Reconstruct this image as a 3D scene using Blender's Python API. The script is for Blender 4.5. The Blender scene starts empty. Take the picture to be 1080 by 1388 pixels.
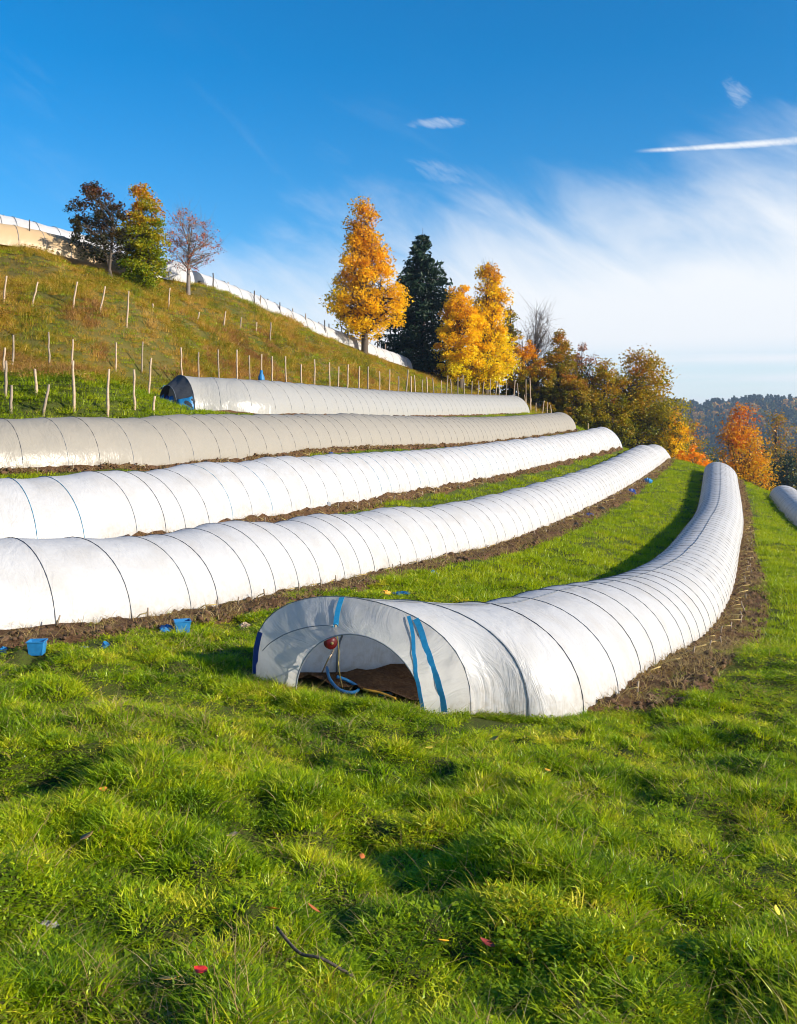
import bpy, math, random
import numpy as np
from mathutils import Vector, Matrix
R = math.radians
PI = math.pi
random.seed(7)
rng = np.random.default_rng(7)
scene = bpy.context.scene
COL = scene.collection

# ------------------------------------------------------------------ camera
EYE = 1.6
FPX, HX, HY = 1333.0, 540.0, 600.0          # focal length in photo pixels, vanishing point of the view axis
cam_d = bpy.data.cameras.new('camera')
cam = bpy.data.objects.new('camera', cam_d)
COL.objects.link(cam)
cam.location = (0, 0, EYE)
cam.rotation_euler = (R(90), 0, 0)
cam_d.sensor_fit = 'VERTICAL'
cam_d.sensor_height = 24.0
cam_d.lens = 24.0 * FPX / 1388.0
cam_d.shift_y = -(694.0 - HY) / 1388.0
cam_d.clip_start = 0.05
cam_d.clip_end = 12000
scene.camera = cam

# ------------------------------------------------------------------ light
SUN_AZ = Vector((0.93, -0.37, 0)).normalized()     # where the sun stands (right, a little behind the camera)
SUN_EL = R(19.5)
sky_az = math.atan2(SUN_AZ.x, SUN_AZ.y)
sun_d = bpy.data.lights.new('sun', 'SUN')
sun_d.energy = 5.0
sun_d.angle = R(0.5)
sun_d.color = (1.0, 0.90, 0.74)
sun = bpy.data.objects.new('sun', sun_d)
COL.objects.link(sun)
sdir = Vector((SUN_AZ.x * math.cos(SUN_EL), SUN_AZ.y * math.cos(SUN_EL), math.sin(SUN_EL)))
sun.rotation_euler = sdir.to_track_quat('Z', 'Y').to_euler()
sun.location = sdir * 50

vs = scene.view_settings
vs.view_transform = 'Standard'
vs.look = 'None'
vs.exposure = 0.75
vs.gamma = 1.0
vs.use_curve_mapping = False
scene.cycles.use_denoising = True
scene.cycles.max_bounces = 5
scene.cycles.diffuse_bounces = 3
scene.cycles.glossy_bounces = 2
scene.cycles.transmission_bounces = 4
scene.cycles.use_adaptive_sampling = True
scene.cycles.adaptive_threshold = 0.022
scene.cycles.filter_width = 1.05
scene.cycles.transparent_max_bounces = 8
scene.cycles.volume_bounces = 0


class NT:
    """small helper round a node tree"""
    def __init__(s, tree):
        s.t = tree; s.n = tree.nodes; s.l = tree.links
    def add(s, kind, **kw):
        nd = s.n.new(kind)
        for k, v in kw.items():
            setattr(nd, k, v)
        return nd
    def val(s, sock, v):
        if isinstance(v, bpy.types.NodeSocket):
            s.l.new(v, sock)
        else:
            if hasattr(sock.default_value, '__len__') and not isinstance(v, (int, float)) and len(v) == 3 and len(sock.default_value) == 4:
                v = (*v, 1)
            sock.default_value = v
    def math(s, op, a, b=0.0, c=None, clamp=False):
        nd = s.add('ShaderNodeMath', operation=op, use_clamp=clamp)
        s.val(nd.inputs[0], a); s.val(nd.inputs[1], b)
        if c is not None:
            s.val(nd.inputs[2], c)
        return nd.outputs[0]
    def maprange(s, v, a, b, c=0.0, d=1.0, kind='SMOOTHSTEP'):
        nd = s.add('ShaderNodeMapRange', interpolation_type=kind)
        for i, q in enumerate((v, a, b, c, d)):
            s.val(nd.inputs[i], q)
        return nd.outputs[0]
    def mix(s, f, a, b, mode='MIX'):
        nd = s.add('ShaderNodeMix', data_type='RGBA', blend_type=mode)
        s.val(nd.inputs[0], f); s.val(nd.inputs[6], a); s.val(nd.inputs[7], b)
        return nd.outputs[2]
    def noise(s, vec, scale, detail=3.0, rough=0.55, dist=0.0):
        nd = s.add('ShaderNodeTexNoise')
        if vec is not None:
            s.l.new(vec, nd.inputs['Vector'])
        nd.inputs['Scale'].default_value = scale
        nd.inputs['Detail'].default_value = detail
        nd.inputs['Roughness'].default_value = rough
        nd.inputs['Distortion'].default_value = dist
        return nd.outputs['Fac']
    def ramp(s, f, stops):
        nd = s.add('ShaderNodeValToRGB')
        e = nd.color_ramp.elements
        while len(e) < len(stops):
            e.new(0.5)
        for el, (p, c) in zip(e, stops):
            el.position = p; el.color = (*c, 1)
        s.val(nd.inputs[0], f)
        return nd.outputs[0]


# ------------------------------------------------------------------ sky
world = bpy.data.worlds.new('World')
scene.world = world
world.use_nodes = True
w = NT(world.node_tree)
w.n.clear()
sky = w.add('ShaderNodeTexSky', sky_type='NISHITA')
sky.sun_disc = False
sky.sun_elevation = SUN_EL
sky.sun_rotation = sky_az
sky.altitude = 400
sky.air_density = 1.0
sky.dust_density = 0.3
sky.ozone_density = 3.0
tc = w.add('ShaderNodeTexCoord')
sep = w.add('ShaderNodeSeparateXYZ')
w.l.new(tc.outputs['Generated'], sep.inputs[0])
az = w.math('ARCTAN2', sep.outputs[0], sep.outputs[1])
el = w.math('ARCSINE', sep.outputs[2])
comb = w.add('ShaderNodeCombineXYZ')                 # azimuth / elevation space, cirrus is drawn out sideways
w.l.new(w.math('MULTIPLY', az, 1.0), comb.inputs[0])
w.l.new(w.math('MULTIPLY', el, 3.2), comb.inputs[1])
cv = comb.outputs[0]
rot = w.add('ShaderNodeMapping')
iso = w.add('ShaderNodeCombineXYZ'); w.l.new(az, iso.inputs[0]); w.l.new(el, iso.inputs[1])
rot.inputs['Rotation'].default_value = (0, 0, R(32))
w.l.new(iso.outputs[0], rot.inputs[0])
rsc = w.add('ShaderNodeMapping'); rsc.inputs['Scale'].default_value = (1.0, 3.6, 1); w.l.new(rot.outputs[0], rsc.inputs[0])
n_big = w.noise(cv, 2.3, 3, 0.5)
n_str = w.noise(rsc.outputs[0], 4.2, 6, 0.58, 0.5)
# veil of thin cloud: thick near the horizon, its upper edge higher towards the right
azr = w.maprange(az, R(-26), R(24), 0.0, 1.0, 'LINEAR')
top = w.math('MULTIPLY_ADD', azr, R(7.8), R(6.6))
top = w.math('ADD', top, w.math('MULTIPLY', w.math('SUBTRACT', n_str, 0.5), R(11)))
top = w.math('ADD', top, w.math('MULTIPLY', w.math('SUBTRACT', n_big, 0.5), R(6)))
dlt = w.math('SUBTRACT', top, el)
veil = w.maprange(dlt, R(-4.5), R(5.0))
bm_ = w.add('ShaderNodeMapping'); bm_.inputs['Scale'].default_value = (1.0, 7.0, 1); w.l.new(cv, bm_.inputs[0])
band = w.maprange(w.noise(bm_.outputs[0], 2.4, 3, 0.45), 0.35, 0.62, 0.60, 1.0)
band = w.math('MAXIMUM', band, w.maprange(el, R(2.5), R(6.0)))          # blue-grey bands only low down
veil = w.math('MULTIPLY', veil, band)
# high wisps
wsp = w.math('MULTIPLY', w.maprange(n_str, 0.55, 0.85), 0.28)
wsp = w.math('MULTIPLY', wsp, w.maprange(el, R(24), R(12)))
# contrail and the few small puffs
def blob(a0, e0, aw, ew, k, amp):
    da = w.math('DIVIDE', w.math('SUBTRACT', az, R(a0)), R(aw))
    de = w.math('DIVIDE', w.math('SUBTRACT', w.math('SUBTRACT', el, R(e0)), w.math('MULTIPLY', w.math('SUBTRACT', az, R(a0)), k)), R(ew))
    q = w.math('ADD', w.math('MULTIPLY', da, da), w.math('MULTIPLY', de, de))
    q = w.math('ADD', q, w.math('MULTIPLY', w.math('SUBTRACT', n_fin, 0.5), 5.0))
    return w.math('MULTIPLY', w.maprange(q, 1.5, -1.0), amp)
n_fin = w.noise(rsc.outputs[0], 34, 6, 0.68, .8)
puffs = None
for a in ((2.3, 18.0, 1.5, 0.28, 0.0, 0.42), (2.6, 15.3, 1.8, 0.6, -0.25, 0.22), (19.0, 18.5, 0.7, 0.75, -0.6, 0.28),
          (13.2, 12.6, 2.6, 0.8, -0.55, 0.4), (8.0, 12.0, 2.4, 0.7, -0.4, 0.25)):
    b = blob(*a)
    puffs = b if puffs is None else w.math('MAXIMUM', puffs, b)
cl = w.math('SUBTRACT', el, w.math('MULTIPLY_ADD', w.math('SUBTRACT', az, R(13.5)), -0.0225, R(16.08)))
cwid = w.math('MULTIPLY_ADD', w.maprange(az, R(13.4), R(26), 0, 1, 'LINEAR'), R(0.34), R(0.12))
cwid = w.math('MULTIPLY', cwid, w.maprange(n_fin, 0.25, 0.75, 0.55, 1.3, 'LINEAR'))
trail = w.maprange(w.math('ADD', w.math('DIVIDE', w.math('ABSOLUTE', cl), cwid), w.math('MULTIPLY', w.math('SUBTRACT', n_fin, .5), 1.6)), 1.15, 0.0)
trail = w.math('MULTIPLY', trail, w.maprange(az, R(13.3), R(15.5)))
trail = w.math('MULTIPLY', trail, w.maprange(w.noise(iso.outputs[0], 22, 5, .7), .25, .6, .45, 1.0))
trail = w.math('MULTIPLY', trail, w.maprange(az, R(75), R(50)))
cloud = w.math('MAXIMUM', w.math('MAXIMUM', veil, wsp), w.math('MAXIMUM', puffs, w.math('MULTIPLY', trail, 0.95)))
cloud = w.math('MULTIPLY', cloud, 1.0, clamp=True)
hsv = w.add('ShaderNodeHueSaturation')
hsv.inputs['Saturation'].default_value = 1.44
hsv.inputs['Value'].default_value = 1.0
w.l.new(sky.outputs[0], hsv.inputs['Color'])
skyc = w.mix(cloud, hsv.outputs[0], (5.15, 5.3, 5.45))
bg = w.add('ShaderNodeBackground')
w.l.new(skyc, bg.inputs['Color'])
bg.inputs['Strength'].default_value = 0.114
world.cycles.sampling_method = 'MANUAL'
world.cycles.sample_map_resolution = 512
wo = w.add('ShaderNodeOutputWorld')
w.l.new(bg.outputs[0], wo.inputs[0])


# ------------------------------------------------------------------ noise in numpy
def _hash(ix, iy, seed):
    h = (ix.astype(np.int64) * 374761393 + iy.astype(np.int64) * 668265263 + seed * 974634777) & 0xffffffff
    h = ((h ^ (h >> 13)) * 1274126177) & 0xffffffff
    return ((h ^ (h >> 16)) & 0xffff) / 65535.0
def vnoise(x, y, seed=0):
    ix = np.floor(x); iy = np.floor(y)
    fx = x - ix; fy = y - iy
    fx = fx * fx * fx * (fx * (fx * 6 - 15) + 10); fy = fy * fy * fy * (fy * (fy * 6 - 15) + 10)
    a = _hash(ix, iy, seed); b = _hash(ix + 1, iy, seed); c = _hash(ix, iy + 1, seed); d = _hash(ix + 1, iy + 1, seed)
    return (a * (1 - fx) + b * fx) * (1 - fy) + (c * (1 - fx) + d * fx) * fy
def fbm(x, y, seed=0, oct=4):
    s = 0; a = 0.5
    for k in range(oct):
        s = s + a * vnoise(x * 2 ** k + 13.7 * k, y * 2 ** k - 7.1 * k, seed + k)
        a *= 0.5
    return s / (1 - 0.5 ** oct)
def sstep(a, b, x):
    t = np.clip((np.asarray(x, float) - a) / (b - a), 0, 1)
    return t * t * (3 - 2 * t)


# ------------------------------------------------------------------ where the tunnels run (metres, eye level = 0)
def spline(C, n):
    C = np.vstack([2 * C[0] - C[1], C, 2 * C[-1] - C[-2]])
    K = len(C) - 3
    t = np.linspace(0, K - 1e-9, n); i = t.astype(int); u = (t - i)[:, None]
    p0, p1, p2, p3 = C[i], C[i + 1], C[i + 2], C[i + 3]
    return .5 * (2 * p1 + (p2 - p0) * u + (2 * p0 - 5 * p1 + 4 * p2 - p3) * u ** 2 + (3 * p1 - p0 - 3 * p2 + p3) * u ** 3)
def arclen(c):
    return np.concatenate([[0], np.cumsum(np.linalg.norm(np.diff(c[:, :2], axis=0), axis=1))])

PATH = {
    'T1': np.array([(-.33, 8.0, -2.05), (.86, 8.66, -2.16), (2.08, 10.85, -2.32), (3.68, 14.26, -2.6), (5.83, 19.7, -2.86), (8.56, 27.2, -2.95), (11.96, 36.6, -2.74), (16.7, 51, -1.72)]),
    'T2': np.array([(-10.5, 6.6, -1.45), (-7.2, 8.0, -1.62), (-4.13, 9.78, -1.73), (-2.53, 12.41, -1.88), (-.58, 17.14, -2.05), (2.48, 23.45, -2.03), (8.09, 38.15, -1.63), (15.03, 57.04, -.78)]),
    'T3': np.array([(-12, 9.8, -1.3), (-7.56, 11.57, -1.26), (-4.78, 13.2, -1.2), (-3.13, 17.07, -1.16), (-.85, 22.55, -1.06), (2.2, 30.24, -.92), (6.29, 40.65, -.57), (11.3, 52.9, .04)]),
    'T4': np.array([(-12.5, 13.6, -.6), (-8.3, 15.9, -.46), (-5.6, 18.5, -.31), (-4.0, 21.7, -.17), (-2.0, 27.4, -.02), (1.5, 34.94, .13), (4.77, 43.55, .37), (8.75, 53.0, .85)]),
    'T5': np.array([(-6.19, 28.0, .976), (-4.08, 29.66, .968), (-1.78, 35.4, 1.05), (1.52, 44.6, 1.32), (6.8, 57.9, 1.83)]),
    'T0': np.array([(14.2, 22, -3.95), (15.2, 30, -3.85), (17.0, 40, -3.5), (19.7, 50, -2.95)]),
}
WID = {'T1': 1.66, 'T2': 1.56, 'T3': 1.5, 'T4': 1.66, 'T5': 1.9, 'T0': 1.6}
HGT = {'T1': .76, 'T2': .78, 'T3': .82, 'T4': .83, 'T5': .96, 'T0': .78}
SOIL = {'T1': .62, 'T2': .62, 'T3': .24, 'T4': .16, 'T5': .08, 'T0': .4}
TILT = 0.10
def frames(key, n=400):
    c = spline(PATH[key], n)
    s = arclen(c)
    L = s[-1]; m = max(int(L / 0.16), 8)
    si = np.linspace(0, L, m)
    c = np.stack([np.interp(si, s, c[:, k]) for k in range(3)], 1)
    d = np.gradient(c, axis=0); d[:, 2] = 0
    d /= np.linalg.norm(d, axis=1)[:, None]
    r = np.stack([d[:, 1], -d[:, 0], 0 * d[:, 0]], 1)
    if key == 'T1':                                   # the mouth is cut askew
        k = sstep(0, 1.9, si)[:, None]
        r = r * k + np.array([[.955, -.30, 0]]) * (1 - k)
        r /= np.linalg.norm(r, axis=1)[:, None]
    return c, r, si
FR = {k: frames(k) for k in PATH}
def width_at(key, s):
    wv = np.full_like(s, WID[key])
    if key == 'T1':
        wv = wv + .22 * (1 - sstep(0, 2.5, s))
    return wv

# ------------------------------------------------------------------ terrain
ctrl = []
for k, (c, r, s) in FR.items():
    step = max(1, int(len(c) / 22))
    wv = width_at(k, s)
    for i in range(0, len(c), step):
        for o in (-.5, .5):
            p = c[i] + r[i] * o * wv[i]
            ctrl.append((p[0], p[1], c[i][2] - TILT * o * wv[i]))
def px3(px, py, d):
    return ((px - HX) / FPX * d, d, (HY - py) / FPX * d)
for q in ((0, 340, 36), (150, 372, 40), (300, 402, 46), (400, 440, 50), (500, 483, 56), (560, 503, 61), (640, 530, 66), (720, 549, 68),
          (0, 430, 29), (150, 430, 31.5), (300, 452, 40), (400, 482, 44), (480, 500, 49), (0, 380, 33), (200, 400, 37),
          (0, 503, 24), (100, 502, 24.6), (190, 506, 30.5), (300, 500, 35), (0, 540, 20.6), (100, 542, 21.3), (180, 546, 22.6),
          (540, 1388, 2.7), (0, 1388, 2.6), (1080, 1388, 2.8), (0, 1100, 4.4), (540, 1100, 4.95), (1080, 1100, 5.4), (0, 930, 7.2), (250, 960, 6.9),
          (540, 1000, 6.5), (800, 1020, 6.7), (1080, 960, 8.4), (1080, 900, 10.6), (1080, 800, 19), (1080, 740, 29), (1010, 900, 10.2)):
    ctrl.append(px3(*q))
ctrl += [(0, 0, -1.58), (-4, 0, -1.2), (4, 0, -2.0), (-15, -12, 0.2), (15, -12, -3.4), (0, -15, -1.4), (-30, 0, 4.5), (-32, 15, 7.0), (-30, 30, 9.5), (-28, 45, 9.5), (-20, 52, 8.0),
         (30, 0, -6.0), (30, 20, -6.5), (32, 40, -6.6), (26, 52, -4.6), (-8, 62, 5.6), (0, 70, 3.6), (10, 72, 1.0), (15, 66, -1.6), (21, 60, -3.6), (26, 64, -6.0), (20, 75, -6.5), (35, 70, -12), (-20, 75, 7), (6, 85, -1), (-40, 70, 8), (45, 30, -11), (-45, 20, 11)]
ctrl = np.array(ctrl, float)
CR = 1.5
def _phi(a, b):
    d2 = (a[:, None, 0] - b[None, :, 0]) ** 2 + (a[:, None, 1] - b[None, :, 1]) ** 2
    return np.sqrt(d2 + CR * CR)
_n = len(ctrl)
_A = np.zeros((_n + 3, _n + 3))
_A[:_n, :_n] = _phi(ctrl, ctrl) - 0.03 * np.eye(_n)
_Pm = np.c_[np.ones(_n), ctrl[:, :2] / 30.0]
_A[:_n, _n:] = _Pm; _A[_n:, :_n] = _Pm.T
_wt = np.linalg.solve(_A, np.r_[ctrl[:, 2], 0, 0, 0])
def far_z(x, y):
    r = np.hypot(x, y)
    return -13 - 22 * sstep(90, 260, r) + 3 * (fbm(x / 60, y / 60, 31) - .5) * sstep(90, 200, r)
def base_z(x, y):
    """smooth ground height, eye level = 0"""
    x = np.atleast_1d(np.asarray(x, float)); y = np.atleast_1d(np.asarray(y, float))
    out = np.empty(x.shape)
    for a in range(0, len(x), 20000):
        q = np.stack([x[a:a + 20000], y[a:a + 20000]], 1)
        out[a:a + 20000] = _phi(q, ctrl) @ _wt[:_n] + _wt[_n] + (q / 30.0) @ _wt[_n + 1:]
    r = np.hypot(x, y)
    k = sstep(72, 118, r)
    return out * (1 - k) + far_z(x, y) * k
def tun_dist(x, y):
    """for each point: distance outside the nearest tunnel footprint and its soil strip (negative = inside)"""
    x = np.asarray(x, float); y = np.asarray(y, float)
    best = np.full(x.shape, 9.0); soil = np.full(x.shape, 9.0)
    for k, (c, r, s) in FR.items():
        st = 3
        cc = c[::st]; rr = r[::st]; wv = width_at(k, s)[::st] / 2; ss = s[::st]
        for a in range(0, len(x), 15000):
            X = x[a:a + 15000]; Y = y[a:a + 15000]
            d2 = (X[:, None] - cc[None, :, 0]) ** 2 + (Y[:, None] - cc[None, :, 1]) ** 2
            j = d2.argmin(1)
            o = (X - cc[j, 0]) * rr[j, 0] + (Y - cc[j, 1]) * rr[j, 1]
            al = -(X - cc[j, 0]) * rr[j, 1] + (Y - cc[j, 1]) * rr[j, 0]
            endp = np.maximum(np.abs(al) - .3, 0) * (((j == 0) & (al < 0)) | ((j == len(cc) - 1) & (al > 0)))
            dd = np.maximum(np.abs(o) - wv[j], endp)
            best[a:a + 15000] = np.minimum(best[a:a + 15000], dd)
            sw = SOIL[k] * soil_taper(k, ss[j])
            ds = np.where(o > 0, o - wv[j] - sw, -o - wv[j] - .05)
            soil[a:a + 15000] = np.minimum(soil[a:a + 15000], np.maximum(ds, endp))
    return best, soil
def soil_taper(k, s):
    if k == 'T1':
        return sstep(.9, 2.2, s) * (1 - .55 * sstep(9, 30, s))
    return 1 - .35 * sstep(20, 45, s)
def relief(x, y):
    """tussocks and hollows of the turf"""
    r = np.hypot(x, y)
    f = 1 - sstep(9, 40, r) * .75
    a = (fbm(x / .62 + 3, y / .62, 5, 3) - .5) * .25
    b = (fbm(x / .23, y / .23 + 9, 8, 2) - .5) * .15
    dm = np.clip(((r > 24) & (r < 75)).astype(float), 0, 1) * sstep(24, 28, r)
    c = (fbm(x / 1.9 + 3, y / 1.9, 6, 3) - .5) * .85 * dm * sstep(-.02, -.12, x / np.maximum(r, 1) - .02)
    return (a + b) * f + c * sstep(26, 31, r) * (x < .12 * y - 2)
def ground_z(x, y):
    x = np.atleast_1d(np.asarray(x, float)); y = np.atleast_1d(np.asarray(y, float))
    best, soil = tun_dist(x, y)
    k = sstep(0.0, .5, np.minimum(best, soil + .25))
    return base_z(x, y) + relief(x, y) * k
def gz(x, y):
    return float(ground_z(np.array([x]), np.array([y]))[0]) + EYE
_rd = np.geomspace(2.0, 120, 900)
def ray_hit(px, py, dmin=2.0):
    """where the line of sight through a photo pixel meets the ground"""
    d = _rd[_rd >= dmin]
    x = (px - HX) / FPX * d
    z = base_z(x, d)
    ln = (HY - py) / FPX * d
    hit = np.where(z >= ln)[0]
    i = hit[0] if len(hit) else len(d) - 1
    return x[i], d[i]


# ------------------------------------------------------------------ mesh helpers
def tag(o, label=None, cat=None, group=None, kind=None):
    if label: o['label'] = label
    if cat: o['category'] = cat
    if group: o['group'] = group
    if kind: o['kind'] = kind
    return o
def mesh_obj(name, V, F, mat, parent=None, smooth=True, attrs=None):
    me = bpy.data.meshes.new(name)
    V = np.asarray(V, float)
    me.from_pydata(V.tolist(), [], F if isinstance(F, list) else F.tolist())
    if smooth:
        me.polygons.foreach_set('use_smooth', [True] * len(me.polygons))
    if attrs:
        for k, v in attrs.items():
            at = me.attributes.new(k, 'FLOAT', 'POINT')
            at.data.foreach_set('value', np.asarray(v, np.float32))
    me.update()
    o = bpy.data.objects.new(name, me)
    if mat: me.materials.append(mat)
    COL.objects.link(o)
    if parent: o.parent = parent
    return o
def fast_tris(name, V, T, mat, parent=None, attrs=None, smooth=False, link=True):
    """many triangles at once"""
    me = bpy.data.meshes.new(name)
    V = np.asarray(V, np.float32); T = np.asarray(T, np.int32)
    me.vertices.add(len(V)); me.vertices.foreach_set('co', V.ravel())
    me.loops.add(T.size); me.loops.foreach_set('vertex_index', T.ravel())
    k = T.shape[1]
    me.polygons.add(len(T)); me.polygons.foreach_set('loop_start', np.arange(0, T.size, k, dtype=np.int32))
    if smooth:
        me.polygons.foreach_set('use_smooth', np.ones(len(T), bool))
    if attrs:
        for kk, v in attrs.items():
            at = me.attributes.new(kk, 'FLOAT', 'POINT')
            at.data.foreach_set('value', np.asarray(v, np.float32))
    me.update(calc_edges=True); me.validate()
    o = bpy.data.objects.new(name, me)
    if mat: me.materials.append(mat)
    if link: COL.objects.link(o)
    if parent: o.parent = parent
    return o
def empty(name, loc):
    o = bpy.data.objects.new(name, None)
    o.empty_display_size = .2
    o.location = loc
    COL.objects.link(o)
    return o
class MB:
    """collects shapes into one mesh; points are relative to org"""
    def __init__(s, org=(0, 0, 0)):
        s.V = []; s.F = []; s.o = Vector(org)
    def v(s, p):
        s.V.append(tuple(Vector(p) - s.o)); return len(s.V) - 1
    def tube(s, pts, rad, n=6, cap=True):
        pts = [Vector(p) for p in pts]
        if not hasattr(rad, '__len__'): rad = [rad] * len(pts)
        rings = []
        up = Vector((0, 0, 1))
        prev = None
        for i, p in enumerate(pts):
            d = (pts[min(i + 1, len(pts) - 1)] - pts[max(i - 1, 0)])
            if d.length < 1e-9: d = up
            d.normalize()
            if prev is None:
                a = d.orthogonal().normalized()
            else:
                a = prev - d * prev.dot(d)
                a = a.normalized() if a.length > 1e-6 else d.orthogonal().normalized()
            prev = a
            b = d.cross(a)
            rings.append([s.v(p + (a * math.cos(2 * PI * k / n) + b * math.sin(2 * PI * k / n)) * rad[i]) for k in range(n)])
        for q, t in zip(rings[:-1], rings[1:]):
            for k in range(n):
                s.F.append((q[k], q[(k + 1) % n], t[(k + 1) % n], t[k]))
        if cap:
            s.F.append(tuple(reversed(rings[0]))); s.F.append(tuple(rings[-1]))
        return s
    def lathe(s, prof, n=16, M=None, close=False):
        M = M or Matrix()
        rings = [[s.v(M @ Vector((r * math.cos(2 * PI * k / n), r * math.sin(2 * PI * k / n), z))) for k in range(n)] for r, z in prof]
        for q, t in zip(rings[:-1], rings[1:]):
            for k in range(n):
                s.F.append((q[k], q[(k + 1) % n], t[(k + 1) % n], t[k]))
        if close:
            s.F.append(tuple(reversed(rings[0]))); s.F.append(tuple(rings[-1]))
        return s
    def ribbon(s, pts, widths, side, thick=.002):
        """flat band with thickness; side = width direction per point"""
        n = len(pts)
        rows = []
        for i, p in enumerate(pts):
            p = Vector(p); d = (Vector(pts[min(i + 1, n - 1)]) - Vector(pts[max(i - 1, 0)])).normalized()
            sd = Vector(side[i]); sd = (sd - d * sd.dot(d)).normalized()
            nn = d.cross(sd) * thick
            hw = widths[i] / 2
            rows.append([s.v(p - sd * hw + nn), s.v(p + sd * hw + nn), s.v(p + sd * hw - nn), s.v(p - sd * hw - nn)])
        for a, b in zip(rows[:-1], rows[1:]):
            for k in range(4):
                s.F.append((a[k], a[(k + 1) % 4], b[(k + 1) % 4], b[k]))
        s.F.append(tuple(reversed(rows[0]))); s.F.append(tuple(rows[-1]))
        return s
    def build(s, name, mat, parent=None, smooth=True):
        o = mesh_obj(name, s.V, s.F, mat, parent, smooth)
        if parent is None:
            o.location = s.o
        return o


# ------------------------------------------------------------------ materials
def material(name):
    m = bpy.data.materials.new(name)
    m.use_nodes = True
    t = NT(m.node_tree); t.n.clear()
    out = t.add('ShaderNodeOutputMaterial')
    return m, t, out
def simple(name, col, rough=.6, var=.25, scale=8, metallic=0, bump=0.0, spec=.4):
    m, t, out = material(name)
    g = t.add('ShaderNodeNewGeometry')
    n = t.noise(g.outputs['Position'], scale, 4)
    c = t.mix(n, tuple(q * (1 - var) for q in col), tuple(min(1, q * (1 + var)) for q in col))
    p = t.add('ShaderNodeBsdfPrincipled')
    t.val(p.inputs['Base Color'], c); p.inputs['Roughness'].default_value = rough
    p.inputs['Metallic'].default_value = metallic
    p.inputs['Specular IOR Level'].default_value = spec
    if bump:
        b = t.add('ShaderNodeBump'); b.inputs['Strength'].default_value = bump; b.inputs['Distance'].default_value = .01
        t.l.new(t.noise(g.outputs['Position'], scale * 6, 4), b.inputs['Height']); t.l.new(b.outputs[0], p.inputs['Normal'])
    t.l.new(p.outputs[0], out.inputs[0])
    return m
def leafy(name, stops, trans=.45, rough=.55, attr=None, big=0.6, spec=.25, tint=None):
    """leaf or blade: colour from a ramp driven by a per-piece value, light shines through"""
    m, t, out = material(name)
    g = t.add('ShaderNodeNewGeometry')
    if attr:
        a = t.add('ShaderNodeAttribute', attribute_name=attr)
        f = a.outputs['Fac']
    else:
        oi = t.add('ShaderNodeObjectInfo')
        f = oi.outputs['Random']
        nz = t.noise(g.outputs['Position'], big, 4, .6)
        nz = t.maprange(nz, .3, .7, 0, 1, 'LINEAR')
        f = t.math('ADD', t.math('MULTIPLY', f, .5), t.math('MULTIPLY', nz, .6))
    c = t.ramp(f, stops)
    if tint:
        at = t.add('ShaderNodeAttribute', attribute_name='dry')
        c = t.mix(at.outputs['Fac'], c, tint)
    d = t.add('ShaderNodeBsdfDiffuse'); t.val(d.inputs[0], c)
    tr = t.add('ShaderNodeBsdfTranslucent')
    t.val(tr.inputs[0], t.mix(1.0, c, (1.3, 1.2, .5), 'MULTIPLY') if trans < .6 else c)
    mx = t.add('ShaderNodeMixShader'); mx.inputs[0].default_value = trans
    t.l.new(d.outputs[0], mx.inputs[1]); t.l.new(tr.outputs[0], mx.inputs[2])
    gl = t.add('ShaderNodeBsdfGlossy'); gl.inputs['Roughness'].default_value = rough * .75; t.val(gl.inputs[0], (.9, .95, .85))
    fr = t.add('ShaderNodeLayerWeight'); fr.inputs[0].default_value = .3
    m2 = t.add('ShaderNodeMixShader'); t.l.new(t.math('MULTIPLY_ADD', fr.outputs['Facing'], .12 * spec, .06 * spec), m2.inputs[0])
    t.l.new(mx.outputs[0], m2.inputs[1]); t.l.new(gl.outputs[0], m2.inputs[2])
    t.l.new(m2.outputs[0], out.inputs[0])
    return m
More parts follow.
